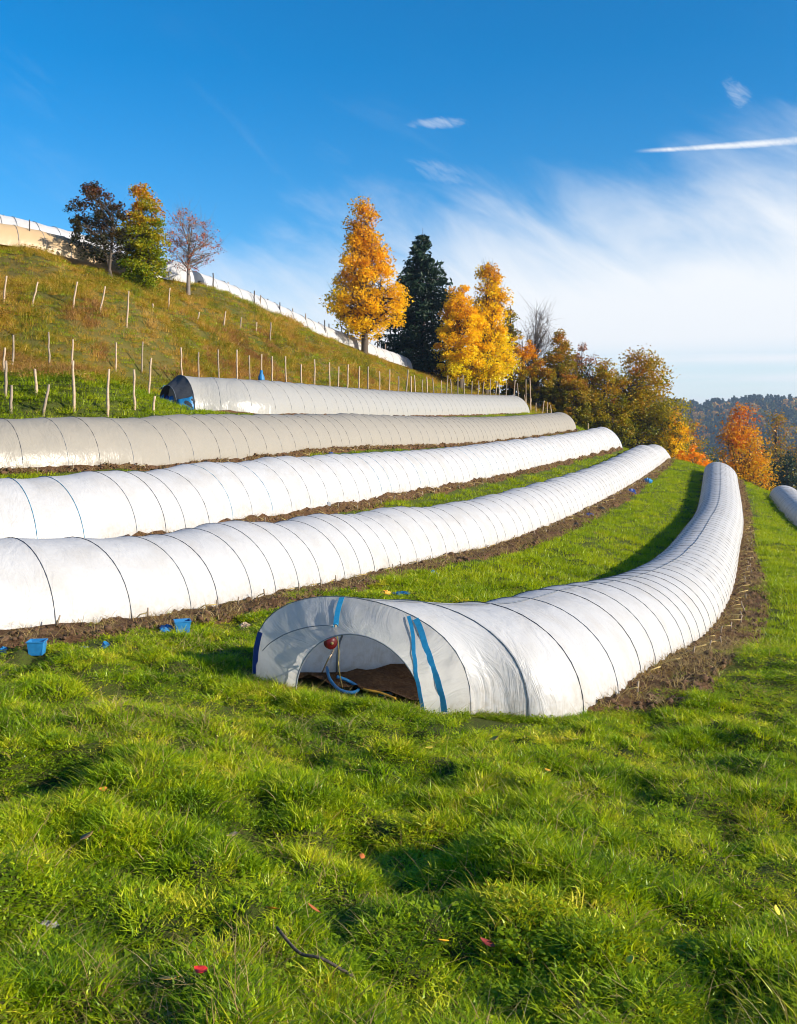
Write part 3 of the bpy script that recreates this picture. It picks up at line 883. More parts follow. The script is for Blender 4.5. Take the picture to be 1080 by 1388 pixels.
def tree(name, label, px, d, top_py, x0, x1, crown_lo, prof, leafmat, clumps, per, lsize, seed, bark='bark', shade=None, cat='tree', group=None,
         trunk_px=None, crad=.34, stems=1, surf=.45, nlimb=9, sparse=0.0, ramp_by='height'):
    """px, d: foot; top_py, x0..x1: extent in photo pixels; crown_lo: where the crown starts (0..1 of the height)"""
    rnd = np.random.default_rng(seed)
    X = (px - HX) / FPX * d
    z0 = float(base_z([X], [d])[0]) + EYE
    top = (HY - top_py) / FPX * d + EYE
    Ht = max(top - z0, .4)
    cx = ((x0 + x1) / 2 - HX) / FPX * d - X
    rx = (x1 - x0) / 2 / FPX * d
    root = empty(name, (X, d, z0)); tag(root, label, cat, group)
    ch = Ht * (1 - crown_lo)
    # clump centres
    pts = []
    while len(pts) < clumps:
        t = rnd.uniform(.0, 1.0)
        rr = float(PROFILE[prof](np.array(t)))
        if rnd.uniform() > rr * rr + .12: continue
        q = rnd.uniform() ** surf
        a = rnd.uniform(0, 2 * PI)
        lob = .80 + .38 * vnoise(np.array([a * 1.6 + seed]), np.array([t * 4.0]), seed)[0]
        R_ = rx * rr * q * lob
        pts.append((cx * min(t + .3, 1) + R_ * math.cos(a), R_ * math.sin(a) * .95, Ht * crown_lo + ch * t * .97))
    pts = np.array(pts)
    # trunk
    tr = Wood()
    th = .02 * Ht + .012
    lean = cx * .6
    for k in range(stems):
        off = (rnd.uniform(-.25, .25) * rx if stems > 1 else 0)
        P = [(off * .2 * 0 + k * .12, 0, -.15), (lean * .1 + off * .4, 0, Ht * .25), (lean * .5 + off, rnd.normal(0, .04) * rx, Ht * .55), (lean + off, rnd.normal(0, .05) * rx, Ht * (.66 if prof == 'bush' else .9))]
        c = spline(np.array(P), 12)
        tr.tube(c, np.linspace(th * 1.15, th * .14, 12) / math.sqrt(stems), 7)
        if k == 0: axis = c
    tr.obj('trunk', M[bark], root)
    # limbs: each carries its share of the twigs that reach the clumps
    order = np.argsort(pts[:, 2] + rnd.normal(0, .05 * Ht, len(pts)))
    groups = np.array_split(order, nlimb)
    for gi in groups:
        if not len(gi): continue
        wv = Wood()
        far = gi[np.argmax(np.hypot(pts[gi, 0] - cx, pts[gi, 1]))]
        hz = pts[far, 2] * .62 + Ht * crown_lo * .1
        a0 = np.array([np.interp(hz, axis[:, 2], axis[:, 0]), np.interp(hz, axis[:, 2], axis[:, 1]), hz])
        main = curve(a0, pts[far], .05, rnd, 7)
        wv.tube(main, np.linspace(th * .42, th * .06, 7), 5)
        for j in gi:
            if j == far: continue
            m_ = main[rnd.integers(1, 6)] if rnd.uniform() < .5 else None
            if m_ is None:
                h2 = max(pts[j, 2] * .72, Ht * crown_lo * .9)
                m_ = np.array([np.interp(h2, axis[:, 2], axis[:, 0]), np.interp(h2, axis[:, 2], axis[:, 1]), h2])
            wv.tube(curve(m_, pts[j], .06, rnd, 5), np.linspace(th * .18, th * .03, 5), 3)
            if sparse:
                for _ in range(7):
                    e = pts[j] + rnd.normal(0, 1, 3) * np.array([.13, .13, .13]) * Ht * (.6 if sparse > .11 and per < 60 else .2) + np.array([0, 0, .05 * Ht])
                    wv.tube(curve(pts[j] * .85 + m_ * .15, e, .05, rnd, 4), np.linspace(th * .06, th * .015, 4), 3)
        wv.obj('limb', M[bark], root)
    # leaves
    if per:
        cr = crad * Ht / 4.0
        keep = pts[rnd.uniform(size=len(pts)) >= sparse]
        n = len(keep) * per
        ctr = np.repeat(keep, per, axis=0)
        dv = rnd.normal(0, 1, (n, 3)); dv /= np.linalg.norm(dv, axis=1)[:, None]
        dv *= (rnd.uniform(0, 1, n) ** .5)[:, None] * cr * np.array([1, 1, .72]) * np.repeat(rnd.uniform(.6, 1.35, len(keep)), per)[:, None]
        C = ctr + dv
        V, T = leaf_mesh(C, lsize, rnd)
        cv_ = np.repeat(rnd.normal(0, .13, len(keep)), per)
        h = (C[:, 2] - Ht * crown_lo) / ch
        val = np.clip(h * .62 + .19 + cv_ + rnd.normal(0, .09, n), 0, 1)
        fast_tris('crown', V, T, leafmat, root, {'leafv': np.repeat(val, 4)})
    return root
def LM(name, stops, trans=.42):
    M[name] = leafy(name, stops, trans, .55, attr='leafv', spec=.3)
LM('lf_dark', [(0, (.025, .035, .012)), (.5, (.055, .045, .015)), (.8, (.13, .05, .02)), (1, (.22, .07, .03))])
LM('lf_greengold', [(0, (.14, .22, .008)), (.4, (.26, .30, .008)), (.7, (.50, .34, .010)), (.86, (.65, .28, .012)), (1, (.42, .12, .03))])
LM('lf_red', [(0, (.35, .07, .04)), (.5, (.50, .14, .07)), (1, (.58, .24, .12))])
LM('lf_gold', [(0, (.92, .66, .010)), (.4, (.90, .57, .010)), (.75, (.78, .40, .012)), (1, (.50, .22, .03))], .5)
LM('lf_gold2', [(0, (.70, .64, .010)), (.4, (.90, .66, .010)), (.75, (.84, .48, .010)), (1, (.60, .28, .015))], .5)
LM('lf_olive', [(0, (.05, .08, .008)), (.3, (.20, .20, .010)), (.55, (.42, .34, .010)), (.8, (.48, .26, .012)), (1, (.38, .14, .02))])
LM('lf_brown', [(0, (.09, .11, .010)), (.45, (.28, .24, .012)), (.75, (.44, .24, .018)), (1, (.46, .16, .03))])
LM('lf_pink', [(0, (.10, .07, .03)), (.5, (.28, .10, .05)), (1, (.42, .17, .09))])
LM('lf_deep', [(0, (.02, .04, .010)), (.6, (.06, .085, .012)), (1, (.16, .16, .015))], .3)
LM('lf_orange', [(0, (.30, .30, .010)), (.35, (.62, .42, .008)), (.7, (.72, .32, .008)), (1, (.55, .13, .012))], .48)
LM('lf_orangebush', [(0, (.80, .45, .008)), (.6, (.90, .40, .008)), (1, (.85, .26, .01))], .5)
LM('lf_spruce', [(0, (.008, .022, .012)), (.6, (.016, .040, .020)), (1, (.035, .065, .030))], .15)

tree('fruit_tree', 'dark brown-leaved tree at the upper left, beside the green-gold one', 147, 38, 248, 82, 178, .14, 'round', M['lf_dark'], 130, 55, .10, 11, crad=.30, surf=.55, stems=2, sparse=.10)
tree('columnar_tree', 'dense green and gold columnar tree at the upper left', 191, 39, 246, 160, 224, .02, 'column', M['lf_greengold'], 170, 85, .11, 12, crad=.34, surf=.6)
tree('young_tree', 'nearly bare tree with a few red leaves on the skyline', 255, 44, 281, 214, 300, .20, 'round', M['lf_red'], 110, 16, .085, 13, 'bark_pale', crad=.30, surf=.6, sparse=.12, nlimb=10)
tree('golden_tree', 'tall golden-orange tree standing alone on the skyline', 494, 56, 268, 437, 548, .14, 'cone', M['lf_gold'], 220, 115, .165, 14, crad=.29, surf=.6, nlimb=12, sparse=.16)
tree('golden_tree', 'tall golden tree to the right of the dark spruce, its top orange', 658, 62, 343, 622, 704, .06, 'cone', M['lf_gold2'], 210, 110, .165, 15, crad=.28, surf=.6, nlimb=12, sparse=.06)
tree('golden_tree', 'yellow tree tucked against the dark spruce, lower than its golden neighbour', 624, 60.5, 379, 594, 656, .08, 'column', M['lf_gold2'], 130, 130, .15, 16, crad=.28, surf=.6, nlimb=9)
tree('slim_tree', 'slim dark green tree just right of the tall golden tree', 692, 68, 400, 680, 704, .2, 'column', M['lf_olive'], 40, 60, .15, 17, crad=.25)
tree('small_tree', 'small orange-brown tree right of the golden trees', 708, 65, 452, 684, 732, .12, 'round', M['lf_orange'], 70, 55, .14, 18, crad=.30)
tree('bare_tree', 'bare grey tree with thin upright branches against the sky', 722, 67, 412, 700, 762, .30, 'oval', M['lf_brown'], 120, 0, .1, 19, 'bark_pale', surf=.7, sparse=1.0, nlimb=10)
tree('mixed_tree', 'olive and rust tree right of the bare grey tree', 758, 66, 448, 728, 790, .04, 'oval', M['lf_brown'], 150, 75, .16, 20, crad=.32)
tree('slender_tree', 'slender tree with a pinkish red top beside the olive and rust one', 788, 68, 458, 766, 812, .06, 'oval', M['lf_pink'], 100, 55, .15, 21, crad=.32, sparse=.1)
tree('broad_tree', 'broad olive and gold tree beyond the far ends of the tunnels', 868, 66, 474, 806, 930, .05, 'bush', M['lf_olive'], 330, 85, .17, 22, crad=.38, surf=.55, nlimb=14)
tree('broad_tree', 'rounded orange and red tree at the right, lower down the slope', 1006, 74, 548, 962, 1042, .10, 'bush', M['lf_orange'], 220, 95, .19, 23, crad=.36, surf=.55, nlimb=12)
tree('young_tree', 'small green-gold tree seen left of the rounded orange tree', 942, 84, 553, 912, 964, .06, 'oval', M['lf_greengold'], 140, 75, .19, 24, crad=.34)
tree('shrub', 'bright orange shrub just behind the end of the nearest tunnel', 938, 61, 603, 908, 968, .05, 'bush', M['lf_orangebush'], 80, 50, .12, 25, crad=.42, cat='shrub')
tree('shrub', 'yellow and orange shrub at the right foot of the broad olive tree', 913, 64, 556, 894, 938, .03, 'bush', M['lf_gold2'], 80, 55, .13, 26, crad=.36, cat='shrub')
for (a, dd, tp, x0, x1, mt, lb, sd) in (
        (808, 67, 482, 770, 850, 'lf_deep', 'dark green shrub left of the broad olive tree', 31), (748, 69, 495, 712, 795, 'lf_deep', 'dark shrub under the olive and rust tree', 32),
        (712, 67, 492, 686, 745, 'lf_deep', 'dark shrub under the small orange-brown tree', 33), (740, 63.5, 545, 728, 756, 'lf_olive', 'low yellow-green shrub at the end of the pale grey tunnel', 34),
        (672, 66, 505, 640, 704, 'lf_brown', 'brown undergrowth shrub below the tall golden tree', 35), (830, 64, 540, 800, 862, 'lf_olive', 'olive shrub at the left foot of the broad tree', 36),
        (585, 66.5, 490, 560, 612, 'lf_brown', 'rusty shrub at the foot of the dark spruce', 37), (890, 70, 545, 860, 925, 'lf_deep', 'dark shrub behind the right foot of the broad tree', 38),
        (972, 76, 585, 940, 1000, 'lf_deep', 'dark shrub left of the rounded orange tree', 39), (768, 63, 552, 755, 782, 'lf_brown', 'small brown shrub at the end of the weathered grey tunnel', 40)):
    tree('shrub', lb, a, dd, tp, x0, x1, .02, 'bush', M[mt], 75, 55, .14, sd, crad=.42, cat='shrub', nlimb=6)
for (a, dd, tp, x0, x1, mt, lb, sd) in (
        (1052, 120, 548, 1030, 1076, 'lf_brown', 'tall brownish tree in the haze right of the rounded orange tree', 51), (1082, 140, 562, 1058, 1104, 'lf_olive', 'olive tree in the haze at the right edge', 52),
        (1036, 135, 590, 1014, 1058, 'lf_deep', 'dark tree low in the valley behind the rounded orange tree', 53),
        (1066, 100, 612, 1034, 1100, 'lf_spruce', 'dark conifer low at the right edge above the short tunnel', 54), (1046, 105, 622, 1020, 1074, 'lf_spruce', 'dark conifer between the orange tree and the right edge', 55)):
    tree('valley_tree', lb, a, dd, tp, x0, x1, .05, 'cone', M[mt], 110, 45, .32, sd, crad=.30, nlimb=6)

tree('mixed_tree', 'olive tree filling the gap left of the broad olive and gold tree', 818, 65, 486, 786, 852, .04, 'oval', M['lf_olive'], 130, 75, .16, 61, crad=.34)
tree('mixed_tree', 'low brown-green tree before the slender pinkish one', 778, 64, 505, 748, 808, .04, 'bush', M['lf_brown'], 110, 75, .16, 62, crad=.38)
tree('mixed_tree', 'rust-coloured tree behind the end of the pale grey tunnel', 728, 64.5, 486, 704, 756, .06, 'oval', M['lf_brown'], 100, 70, .15, 63, crad=.34)
# the spruce
def spruce(px, d, top_py, half_px, seed):
    rnd = np.random.default_rng(seed)
    X = (px - HX) / FPX * d; z0 = float(base_z([X], [d])[0]) + EYE
    Ht = (HY - top_py) / FPX * d + EYE - z0; rx = half_px / FPX * d
    root = empty('spruce_tree', (X, d, z0)); tag(root, 'tall dark green spruce between the two golden trees', 'tree')
    tr = Wood(); tr.tube([(0, 0, -.2), (.03, 0, Ht * .5), (0, 0, Ht)], [.2, .1, .01], 7); tr.obj('trunk', M['bark'], root)
    C = []; vals = []
    wv = None; cnt = 0
    nw = 30
    for i in range(nw):
        t = .05 + .93 * i / nw
        L = rx * (1 - t) ** .85 * 1.36
        for k in range(8 if t < .8 else 5):
            a = rnd.uniform(0, 2 * PI)
            l = L * rnd.uniform(.75, 1.12) + .1
            dr = np.array([math.cos(a), math.sin(a), 0])
            p0 = np.array([0, 0, Ht * t])
            p = np.array([p0 + dr * l * q + np.array([0, 0, (-.30 * q + .22 * q * q) * l]) for q in np.linspace(0, 1, 6)])
            if wv is None: wv = Wood()
            wv.tube(p, np.linspace(.035, .006, 6), 3); cnt += 1
            if cnt % 24 == 0:
                wv.obj('limb', M['bark'], root); wv = None
            m_ = int(30 + 80 * l / rx)
            q = rnd.uniform(.12, 1, m_)
            side = np.array([-dr[1], dr[0], 0])
            sp = rnd.normal(0, 1, m_) * .24 * l * (1.25 - q)
            c = p0 + dr * (l * q)[:, None] + side * sp[:, None]
            c[:, 2] += (-.30 * q + .22 * q * q) * l - np.abs(rnd.normal(0, .15, m_)) * min(1, .25 + l) - .03
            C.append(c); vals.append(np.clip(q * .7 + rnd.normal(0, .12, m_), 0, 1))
    if wv: wv.obj('limb', M['bark'], root)
    C = np.vstack(C); v = np.concatenate(vals)
    V, T = leaf_mesh(C, .30, rnd, .4, 0.0, .34)
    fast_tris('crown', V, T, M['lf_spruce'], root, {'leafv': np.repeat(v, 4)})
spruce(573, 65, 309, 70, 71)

# ------------------------------------------------------------------ far hills and their woods
azs = np.radians(np.arange(-50, 60, .8)); rs = np.geomspace(150, 2600, 60)
A, Q = np.meshgrid(azs, rs)
u = np.tan(np.clip(A, -1.2, 1.2))
hx = Q * np.sin(A); hy = Q * np.cos(A)
def hill_z(x, y):
    r = np.hypot(x, y); a = np.degrees(np.arctan2(x, y))
    z = -36 + 0 * r
    z = z + 27 * np.exp(-((r - 330) / 90) ** 2) * (.6 + .4 * sstep(14, 26, a)) * (.75 + .5 * fbm(a / 5, r / 300, 91, 3))
    ridge = 68 * np.exp(-((r - 950) / 260) ** 2) * (.84 + .34 * (fbm(a / 4.5 + 7, a * 0, 92, 3))) * (1 + .10 * np.exp(-((a - 20.5) / 2.2) ** 2))
    z = z + ridge + 42 * sstep(1300, 2400, r)
    return z
hzv = hill_z(hx.ravel(), hy.ravel())
na2 = len(azs)
ii = np.arange(len(rs) - 1)[:, None] * na2; jj = np.arange(na2 - 1)[None]
Fq = np.stack([ii + jj, ii + jj + 1, ii + na2 + jj + 1, ii + na2 + jj], -1).reshape(-1, 4)
m, t, out = material('wooded hillside'); M['hills'] = m
g = t.add('ShaderNodeNewGeometry'); n1 = t.noise(g.outputs['Position'], .02, 6, .7)
c = t.ramp(n1, [(.3, (.018, .03, .012)), (.6, (.04, .045, .015)), (.8, (.08, .06, .02))])  # wood tones kept dark, shade of the valley slope put into the colour
p = t.add('ShaderNodeBsdfDiffuse'); t.val(p.inputs[0], c); t.l.new(p.outputs[0], out.inputs[0])
hills = fast_tris('hills', np.stack([hx.ravel(), hy.ravel(), hzv + EYE], 1), Fq, M['hills'], smooth=True)
tag(hills, kind='structure')

# ------------------------------------------------------------------ scattering (grass, woods): one object each, many small copies
def scatter(name, pts, rotz, scl, idx, sources, label=None, tilt=None):
    coll = bpy.data.collections.new(name + '_pieces')
    for o in sources: coll.objects.link(o)
    me = bpy.data.meshes.new(name)
    n = len(pts)
    me.vertices.add(n); me.vertices.foreach_set('co', np.asarray(pts, np.float32).ravel())
    rv = np.zeros((n, 3), np.float32); rv[:, 2] = rotz
    if tilt is not None: rv[:, :2] = tilt
    at = me.attributes.new('rot', 'FLOAT_VECTOR', 'POINT'); at.data.foreach_set('vector', rv.ravel())
    sv = np.asarray(scl, np.float32)
    if sv.ndim == 1: sv = np.repeat(sv[:, None], 3, 1)
    at = me.attributes.new('scl', 'FLOAT_VECTOR', 'POINT'); at.data.foreach_set('vector', sv.ravel())
    at = me.attributes.new('idx', 'INT', 'POINT'); at.data.foreach_set('value', np.asarray(idx, np.int32))
    o = bpy.data.objects.new(name, me); COL.objects.link(o)
    tr = bpy.data.node_groups.new(name + '_scatter', 'GeometryNodeTree')
    tr.interface.new_socket('Geometry', in_out='INPUT', socket_type='NodeSocketGeometry')
    tr.interface.new_socket('Geometry', in_out='OUTPUT', socket_type='NodeSocketGeometry')
    n_ = tr.nodes; l = tr.links
    gi = n_.new('NodeGroupInput'); go = n_.new('NodeGroupOutput')
    ci = n_.new('GeometryNodeCollectionInfo'); ci.inputs['Collection'].default_value = coll
    ci.inputs['Separate Children'].default_value = True; ci.inputs['Reset Children'].default_value = True
    ip = n_.new('GeometryNodeInstanceOnPoints'); ip.inputs['Pick Instance'].default_value = True
    def attr(nm, ty):
        q = n_.new('GeometryNodeInputNamedAttribute'); q.data_type = ty; q.inputs['Name'].default_value = nm
        return q.outputs[0]
    l.new(gi.outputs[0], ip.inputs['Points']); l.new(ci.outputs[0], ip.inputs['Instance'])
    l.new(attr('idx', 'INT'), ip.inputs['Instance Index'])
    e2r = n_.new('FunctionNodeEulerToRotation'); l.new(attr('rot', 'FLOAT_VECTOR'), e2r.inputs[0])
    l.new(e2r.outputs[0], ip.inputs['Rotation']); l.new(attr('scl', 'FLOAT_VECTOR'), ip.inputs['Scale'])
    l.new(ip.outputs[0], go.inputs[0])
    md = o.modifiers.new('scatter', 'NODES'); md.node_group = tr
    tag(o, label, kind='stuff')
    return o
def piece(name, V, T, mat, attrs=None, smooth=False):
    return fast_tris(name, V, T, mat, attrs=attrs, smooth=smooth, link=False)

# woods on the far hills
src = []
for k in range(3):
    rnd = np.random.default_rng(100 + k); C = []
    for i in range(11):
        tt = i / 11
        for j in range(9):
            a = rnd.uniform(0, 2 * PI); r_ = .26 * (1 - tt) ** .85 * rnd.uniform(.5, 1.1)
            C.append((r_ * math.cos(a), r_ * math.sin(a), tt * .98 + .03))
    V, T = leaf_mesh(np.array(C), .17, rnd, .3, .2)
    src.append(piece('wood_conifer', V, T, M['lf_spruce'], {'leafv': np.repeat(rnd.uniform(.2, .9, len(C)), 4)}))  # dark conifer colour also stands in for the valley's shade
for k, mt in enumerate(('lf_brown', 'lf_olive', 'lf_deep')):
    rnd = np.random.default_rng(120 + k)
    dv = rnd.normal(0, 1, (130, 3)); dv /= np.linalg.norm(dv, axis=1)[:, None]
    C = dv * rnd.uniform(.55, 1.05, (130, 1)) * np.array([.38, .38, .42]) + np.array([0, 0, .5])
    V, T = leaf_mesh(C, .19, rnd, .3, .2)
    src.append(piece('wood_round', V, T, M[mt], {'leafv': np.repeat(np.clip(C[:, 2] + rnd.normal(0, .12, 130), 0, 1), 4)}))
na_, rr_ = [], []
N = 26000
a = np.radians(rng.uniform(9, 36, N)); r_ = np.exp(rng.uniform(math.log(165), math.log(1250), N))
x = r_ * np.sin(a); y = r_ * np.cos(a); z = hill_z(x, y)
zg = np.maximum(z, base_z(x, y))
mixn = fbm(x / 90, y / 90, 95, 3)
idx = np.where(rng.uniform(size=N) < sstep(.40, .62, mixn) * .7 + .06, rng.integers(3, 6, N), rng.integers(0, 3, N))
sc = rng.uniform(7, 13, N) * (1 - .25 * (idx > 2))
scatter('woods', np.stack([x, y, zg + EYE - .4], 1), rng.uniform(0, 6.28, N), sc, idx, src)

# ------------------------------------------------------------------ grass
def blades(n, rad_, h0, h1, wd, lean, seed, curl=.5, segs=3, up=.0):
    """a tuft of bent tapering blades"""
    rnd = np.random.default_rng(seed)
    a = rnd.uniform(0, 2 * PI, n); r_ = rad_ * np.sqrt(rnd.uniform(0, 1, n))
    bx = r_ * np.cos(a); by = r_ * np.sin(a)
    h = rnd.uniform(h0, h1, n) * (1 - .35 * (r_ / rad_) ** 2)
    la = a + rnd.normal(0, 1.0, n)
    ln = np.abs(rnd.normal(lean, lean * .6, n)) * h
    w_ = wd * rnd.uniform(.7, 1.3, n)
    fa = rnd.uniform(0, 2 * PI, n)
    V = []; levels = np.linspace(0, 1, segs + 1)
    for t in levels:
        ox = bx + np.cos(la) * ln * t ** 1.9; oy = by + np.sin(la) * ln * t ** 1.9
        oz = h * (t - curl * .28 * t ** 3 * np.minimum(ln / h, 1.2))
        ww = w_ * (1 - t ** 1.6) * .5 + 1e-5
        V.append(np.stack([ox - np.cos(fa) * ww, oy - np.sin(fa) * ww, oz], 1))
        V.append(np.stack([ox + np.cos(fa) * ww, oy + np.sin(fa) * ww, oz], 1))
    V = np.stack(V, 1)                       # n, 2(segs+1), 3
    m_ = 2 * (segs + 1)
    k = np.arange(n)[:, None] * m_
    T = []
    for i in range(segs):
        q = 2 * i
        T.append(k + [q, q + 1, q + 3]); 
        if i < segs - 1: T.append(k + [q, q + 3, q + 2])
    return V.reshape(-1, 3), np.concatenate(T)
def broad(n, rad_, h, size, seed, aspect=.6):
    """low rosette of rounded leaves on stalks"""
    rnd = np.random.default_rng(seed)
    a = rnd.uniform(0, 2 * PI, n); r_ = rad_ * np.sqrt(rnd.uniform(.02, 1, n))
    C = np.stack([r_ * np.cos(a), r_ * np.sin(a), rnd.uniform(.25, 1, n) * h], 1)
    Vs = []; Ts = []
    for c, q in zip(C, a):
        s_ = size * rnd.uniform(.6, 1.3); d_ = np.array([math.cos(q), math.sin(q), rnd.uniform(-.2, .5)]); d_ /= np.linalg.norm(d_)
        sd = np.array([-math.sin(q), math.cos(q), rnd.uniform(-.3, .3)])
        o = len(Vs)
        for t_, w_, dz in ((0, .12, 0), (.3, .9, .06), (.65, .95, .04), (1, .08, -.10)):
            for sg in (-1, 1):
                Vs.append(c + d_ * t_ * s_ + sd * sg * w_ * s_ * aspect * .5 + np.array([0, 0, (dz + .05 * abs(sg)) * s_]))
        for i in range(3):
            Ts += [(o + 2 * i, o + 2 * i + 1, o + 2 * i + 3), (o + 2 * i, o + 2 * i + 3, o + 2 * i + 2)]
    return np.array(Vs), np.array(Ts)
def wedge(n, r0, r1, half, power):
    """random ground points in front of the viewer; power shifts them nearer or farther"""
    q = rng.uniform(0, 1, n)
    r_ = (r0 ** power + q * (r1 ** power - r0 ** power)) ** (1 / power)
    a = np.radians(rng.uniform(-half, half, n))
    return r_ * np.sin(a), r_ * np.cos(a), r_

near = [piece('grass_tuft', *blades(38, .078, .015, .040, .0060, 1.35, 200 + k), M['grass']) for k in range(6)]
near += [piece('grass_tuft', *blades(30, .060, .030, .072, .0062, 1.15, 220 + k, segs=4), M['grass']) for k in range(4)]
near += [piece('grass_tuft', *broad(22, .07, .045, .017, 240 + k), M['clover']) for k in range(3)]
near += [piece('grass_tuft', *blades(5, .06, .06, .15, .0035, 1.1, 250 + k), M['straw']) for k in range(2)]
x, y, r_ = wedge(104000, 1.6, 15.5, 33, 1.05)
best, soil = tun_dist(x, y)
edge_n = (fbm(x / .35, y / .35, 71, 3) - .5) * .5 * sstep(.9, 1.9, np.hypot(x - .25, y - 7.7))
gap = fbm(x / .30 + 17, y / .30, 26, 3)
keep = (best > .02) & (soil + edge_n > .0) & (rng.uniform(size=len(x)) < .30 + .70 * sstep(.30, .45, gap))
x, y, r_ = x[keep], y[keep], r_[keep]
for q in ((247, 863), (225, 861), (50, 889), (139, 881), (113, 884), (3, 882), (586, 778), (545, 804), (522, 807), (331, 846), (1006, 863), (972, 888)):
    tx_, ty_ = ray_hit(*q)
    kp = np.hypot(x - tx_, (y - ty_ + .12) * .6) > .15
    x, y, r_ = x[kp], y[kp], r_[kp]
n_m = 1500
tt = rng.uniform(-.15, 1.7, n_m); cM, rM, sM = FR['T1']; fM = lambda a: np.interp(np.maximum(tt, 0), sM, a)
oM = np.interp(np.maximum(tt, 0), sM, width_at('T1', sM)) / 2 + rng.uniform(-.02, .32, n_m)
xm = fM(cM[:, 0]) + fM(rM[:, 0]) * oM; ym = fM(cM[:, 1]) + fM(rM[:, 1]) * oM
qf = rng.uniform(-1.0, 1.0, n_m); of = rng.uniform(.0, .5, n_m) + .38 * (1 - qf ** 2)
cf = cM[0] + 0; xf = cf[0] + rM[0, 0] * qf * .94 + d1.x * of; yf = cf[1] + rM[0, 1] * qf * .94 + d1.y * of
x = np.concatenate([x, xm, xf]); y = np.concatenate([y, ym, yf]); r_ = np.hypot(x, y)
z = ground_z(x, y)
tus = .62 * fbm(x / .40 + 5, y / .40, 21, 3) + .38 * np.clip(relief(x, y) / .22 + .5, 0, 1); patch = fbm(x / 1.3, y / 1.3 + 4, 22, 3); cl_n = fbm(x / .8 + 40, y / .8, 23, 3)
N = len(x); u = rng.uniform(size=N)
idx = rng.integers(0, 6, N)
idx = np.where(u < sstep(.50, .66, tus) * .6 + .03, rng.integers(6, 10, N), idx)
u2 = rng.uniform(size=N)
idx = np.where(u2 < sstep(.55, .68, cl_n) * .25 + .08, rng.integers(10, 13, N), idx)
u3 = rng.uniform(size=N)
idx = np.where(u3 < .075 + .16 * sstep(.56, .7, patch), rng.integers(13, 15, N), idx)
hs = rng.uniform(.55, 1.25, N) * (.62 + .55 * sstep(.38, .68, tus))
wsx = rng.uniform(.85, 1.25, N) * (1 + .35 * sstep(6, 14, r_))
scatter('grass', np.stack([x, y, z + EYE - .012], 1), rng.uniform(0, 6.28, N), np.stack([wsx, wsx, hs], 1), idx, near,
        tilt=rng.normal(0, .2, (N, 2)))

far = [piece('meadow_tuft', *blades(46, .22, .05, .12, .011, .7, 300 + k, segs=2), M['grass_far']) for k in range(5)]
far += [piece('meadow_tuft', *blades(16, .2, .06, .14, .010, .9, 310 + k, segs=2), M['straw']) for k in range(1)]
x, y, r_ = wedge(62000, 13.5, 74, 31, 1.25)
zb = base_z(x, y)
best, soil = tun_dist(x, y)
edge_n = (fbm(x / .6, y / .6, 71, 3) - .5) * .4
dry_w = sstep(1.5, 2.1, zb)
keep = (best > .12) & (soil + edge_n > .06) & (rng.uniform(size=len(x)) > dry_w * .75)
x, y, r_ = x[keep], y[keep], r_[keep]; z = ground_z(x, y)
N = len(x)
idx = np.where(rng.uniform(size=N) < .03, 5, rng.integers(0, 5, N))
scatter('meadow_grass', np.stack([x, y, z + EYE - .01], 1), rng.uniform(0, 6.28, N), rng.uniform(.75, 1.3, N) * (1 + .3 * sstep(25, 60, r_)) * np.where(idx == 5, .8, 1), idx, far)

# rank growth of the dry slope
dr = [piece('slope_tuft', *blades(46, .22, .14, .36, .012, .8, 400 + k, segs=3), M['dryslope']) for k in range(5)]
dr += [piece('slope_tuft', *broad(26, .22, .22, .09, 420 + k), M['dryslope']) for k in range(2)]
x, y, r_ = wedge(70000, 22, 72, 31, 1.3)
zb = base_z(x, y); dry_w = sstep(1.25, 1.75, zb)
best, soil = tun_dist(x, y)
keep = (rng.uniform(size=len(x)) < dry_w) & (best > .5)
x, y, r_ = x[keep], y[keep], r_[keep]; z = ground_z(x, y); N = len(x)
idx = np.where(rng.uniform(size=N) < .16, rng.integers(5, 7, N), rng.integers(0, 5, N))
tl = fbm(x / 1.6, y / 1.6, 33, 3)
scatter('slope_grass', np.stack([x, y, z + EYE - .02], 1), rng.uniform(0, 6.28, N), rng.uniform(.5, 1.0, N) * (.70 + .6 * sstep(.35, .7, tl)), idx, dr)
# rusty bracken in patches along the foot of the slope
M['bracken'] = leafy('rusty bracken', [(0, (.16, .07, .02)), (.5, (.34, .17, .05)), (1, (.50, .30, .11))], .35, .6, big=.8)
br = [piece('bracken_tuft', *blades(40, .22, .14, .38, .014, 1.0, 460 + k, segs=3), M['bracken']) for k in range(3)]
x, y, r_ = wedge(52000, 22, 50, 30, 1.3)
zb = base_z(x, y); pn = fbm(x / 1.1, y / 1.1, 44, 3)
zz = zb - .03 * (y - 24)
best, soil = tun_dist(x, y)
keep = (best > .9) & (zz > 1.6) & (zz < 4.5) & (pn > .515 + .13 * sstep(2.0, 3.2, zz)) & (x < -.02 * y)
x, y = x[keep], y[keep]; z = ground_z(x, y); N = len(x)
scatter('bracken', np.stack([x, y, z + EYE - .02], 1), rng.uniform(0, 6.28, N), rng.uniform(.45, 1.0, N), rng.integers(0, 3, N), br)
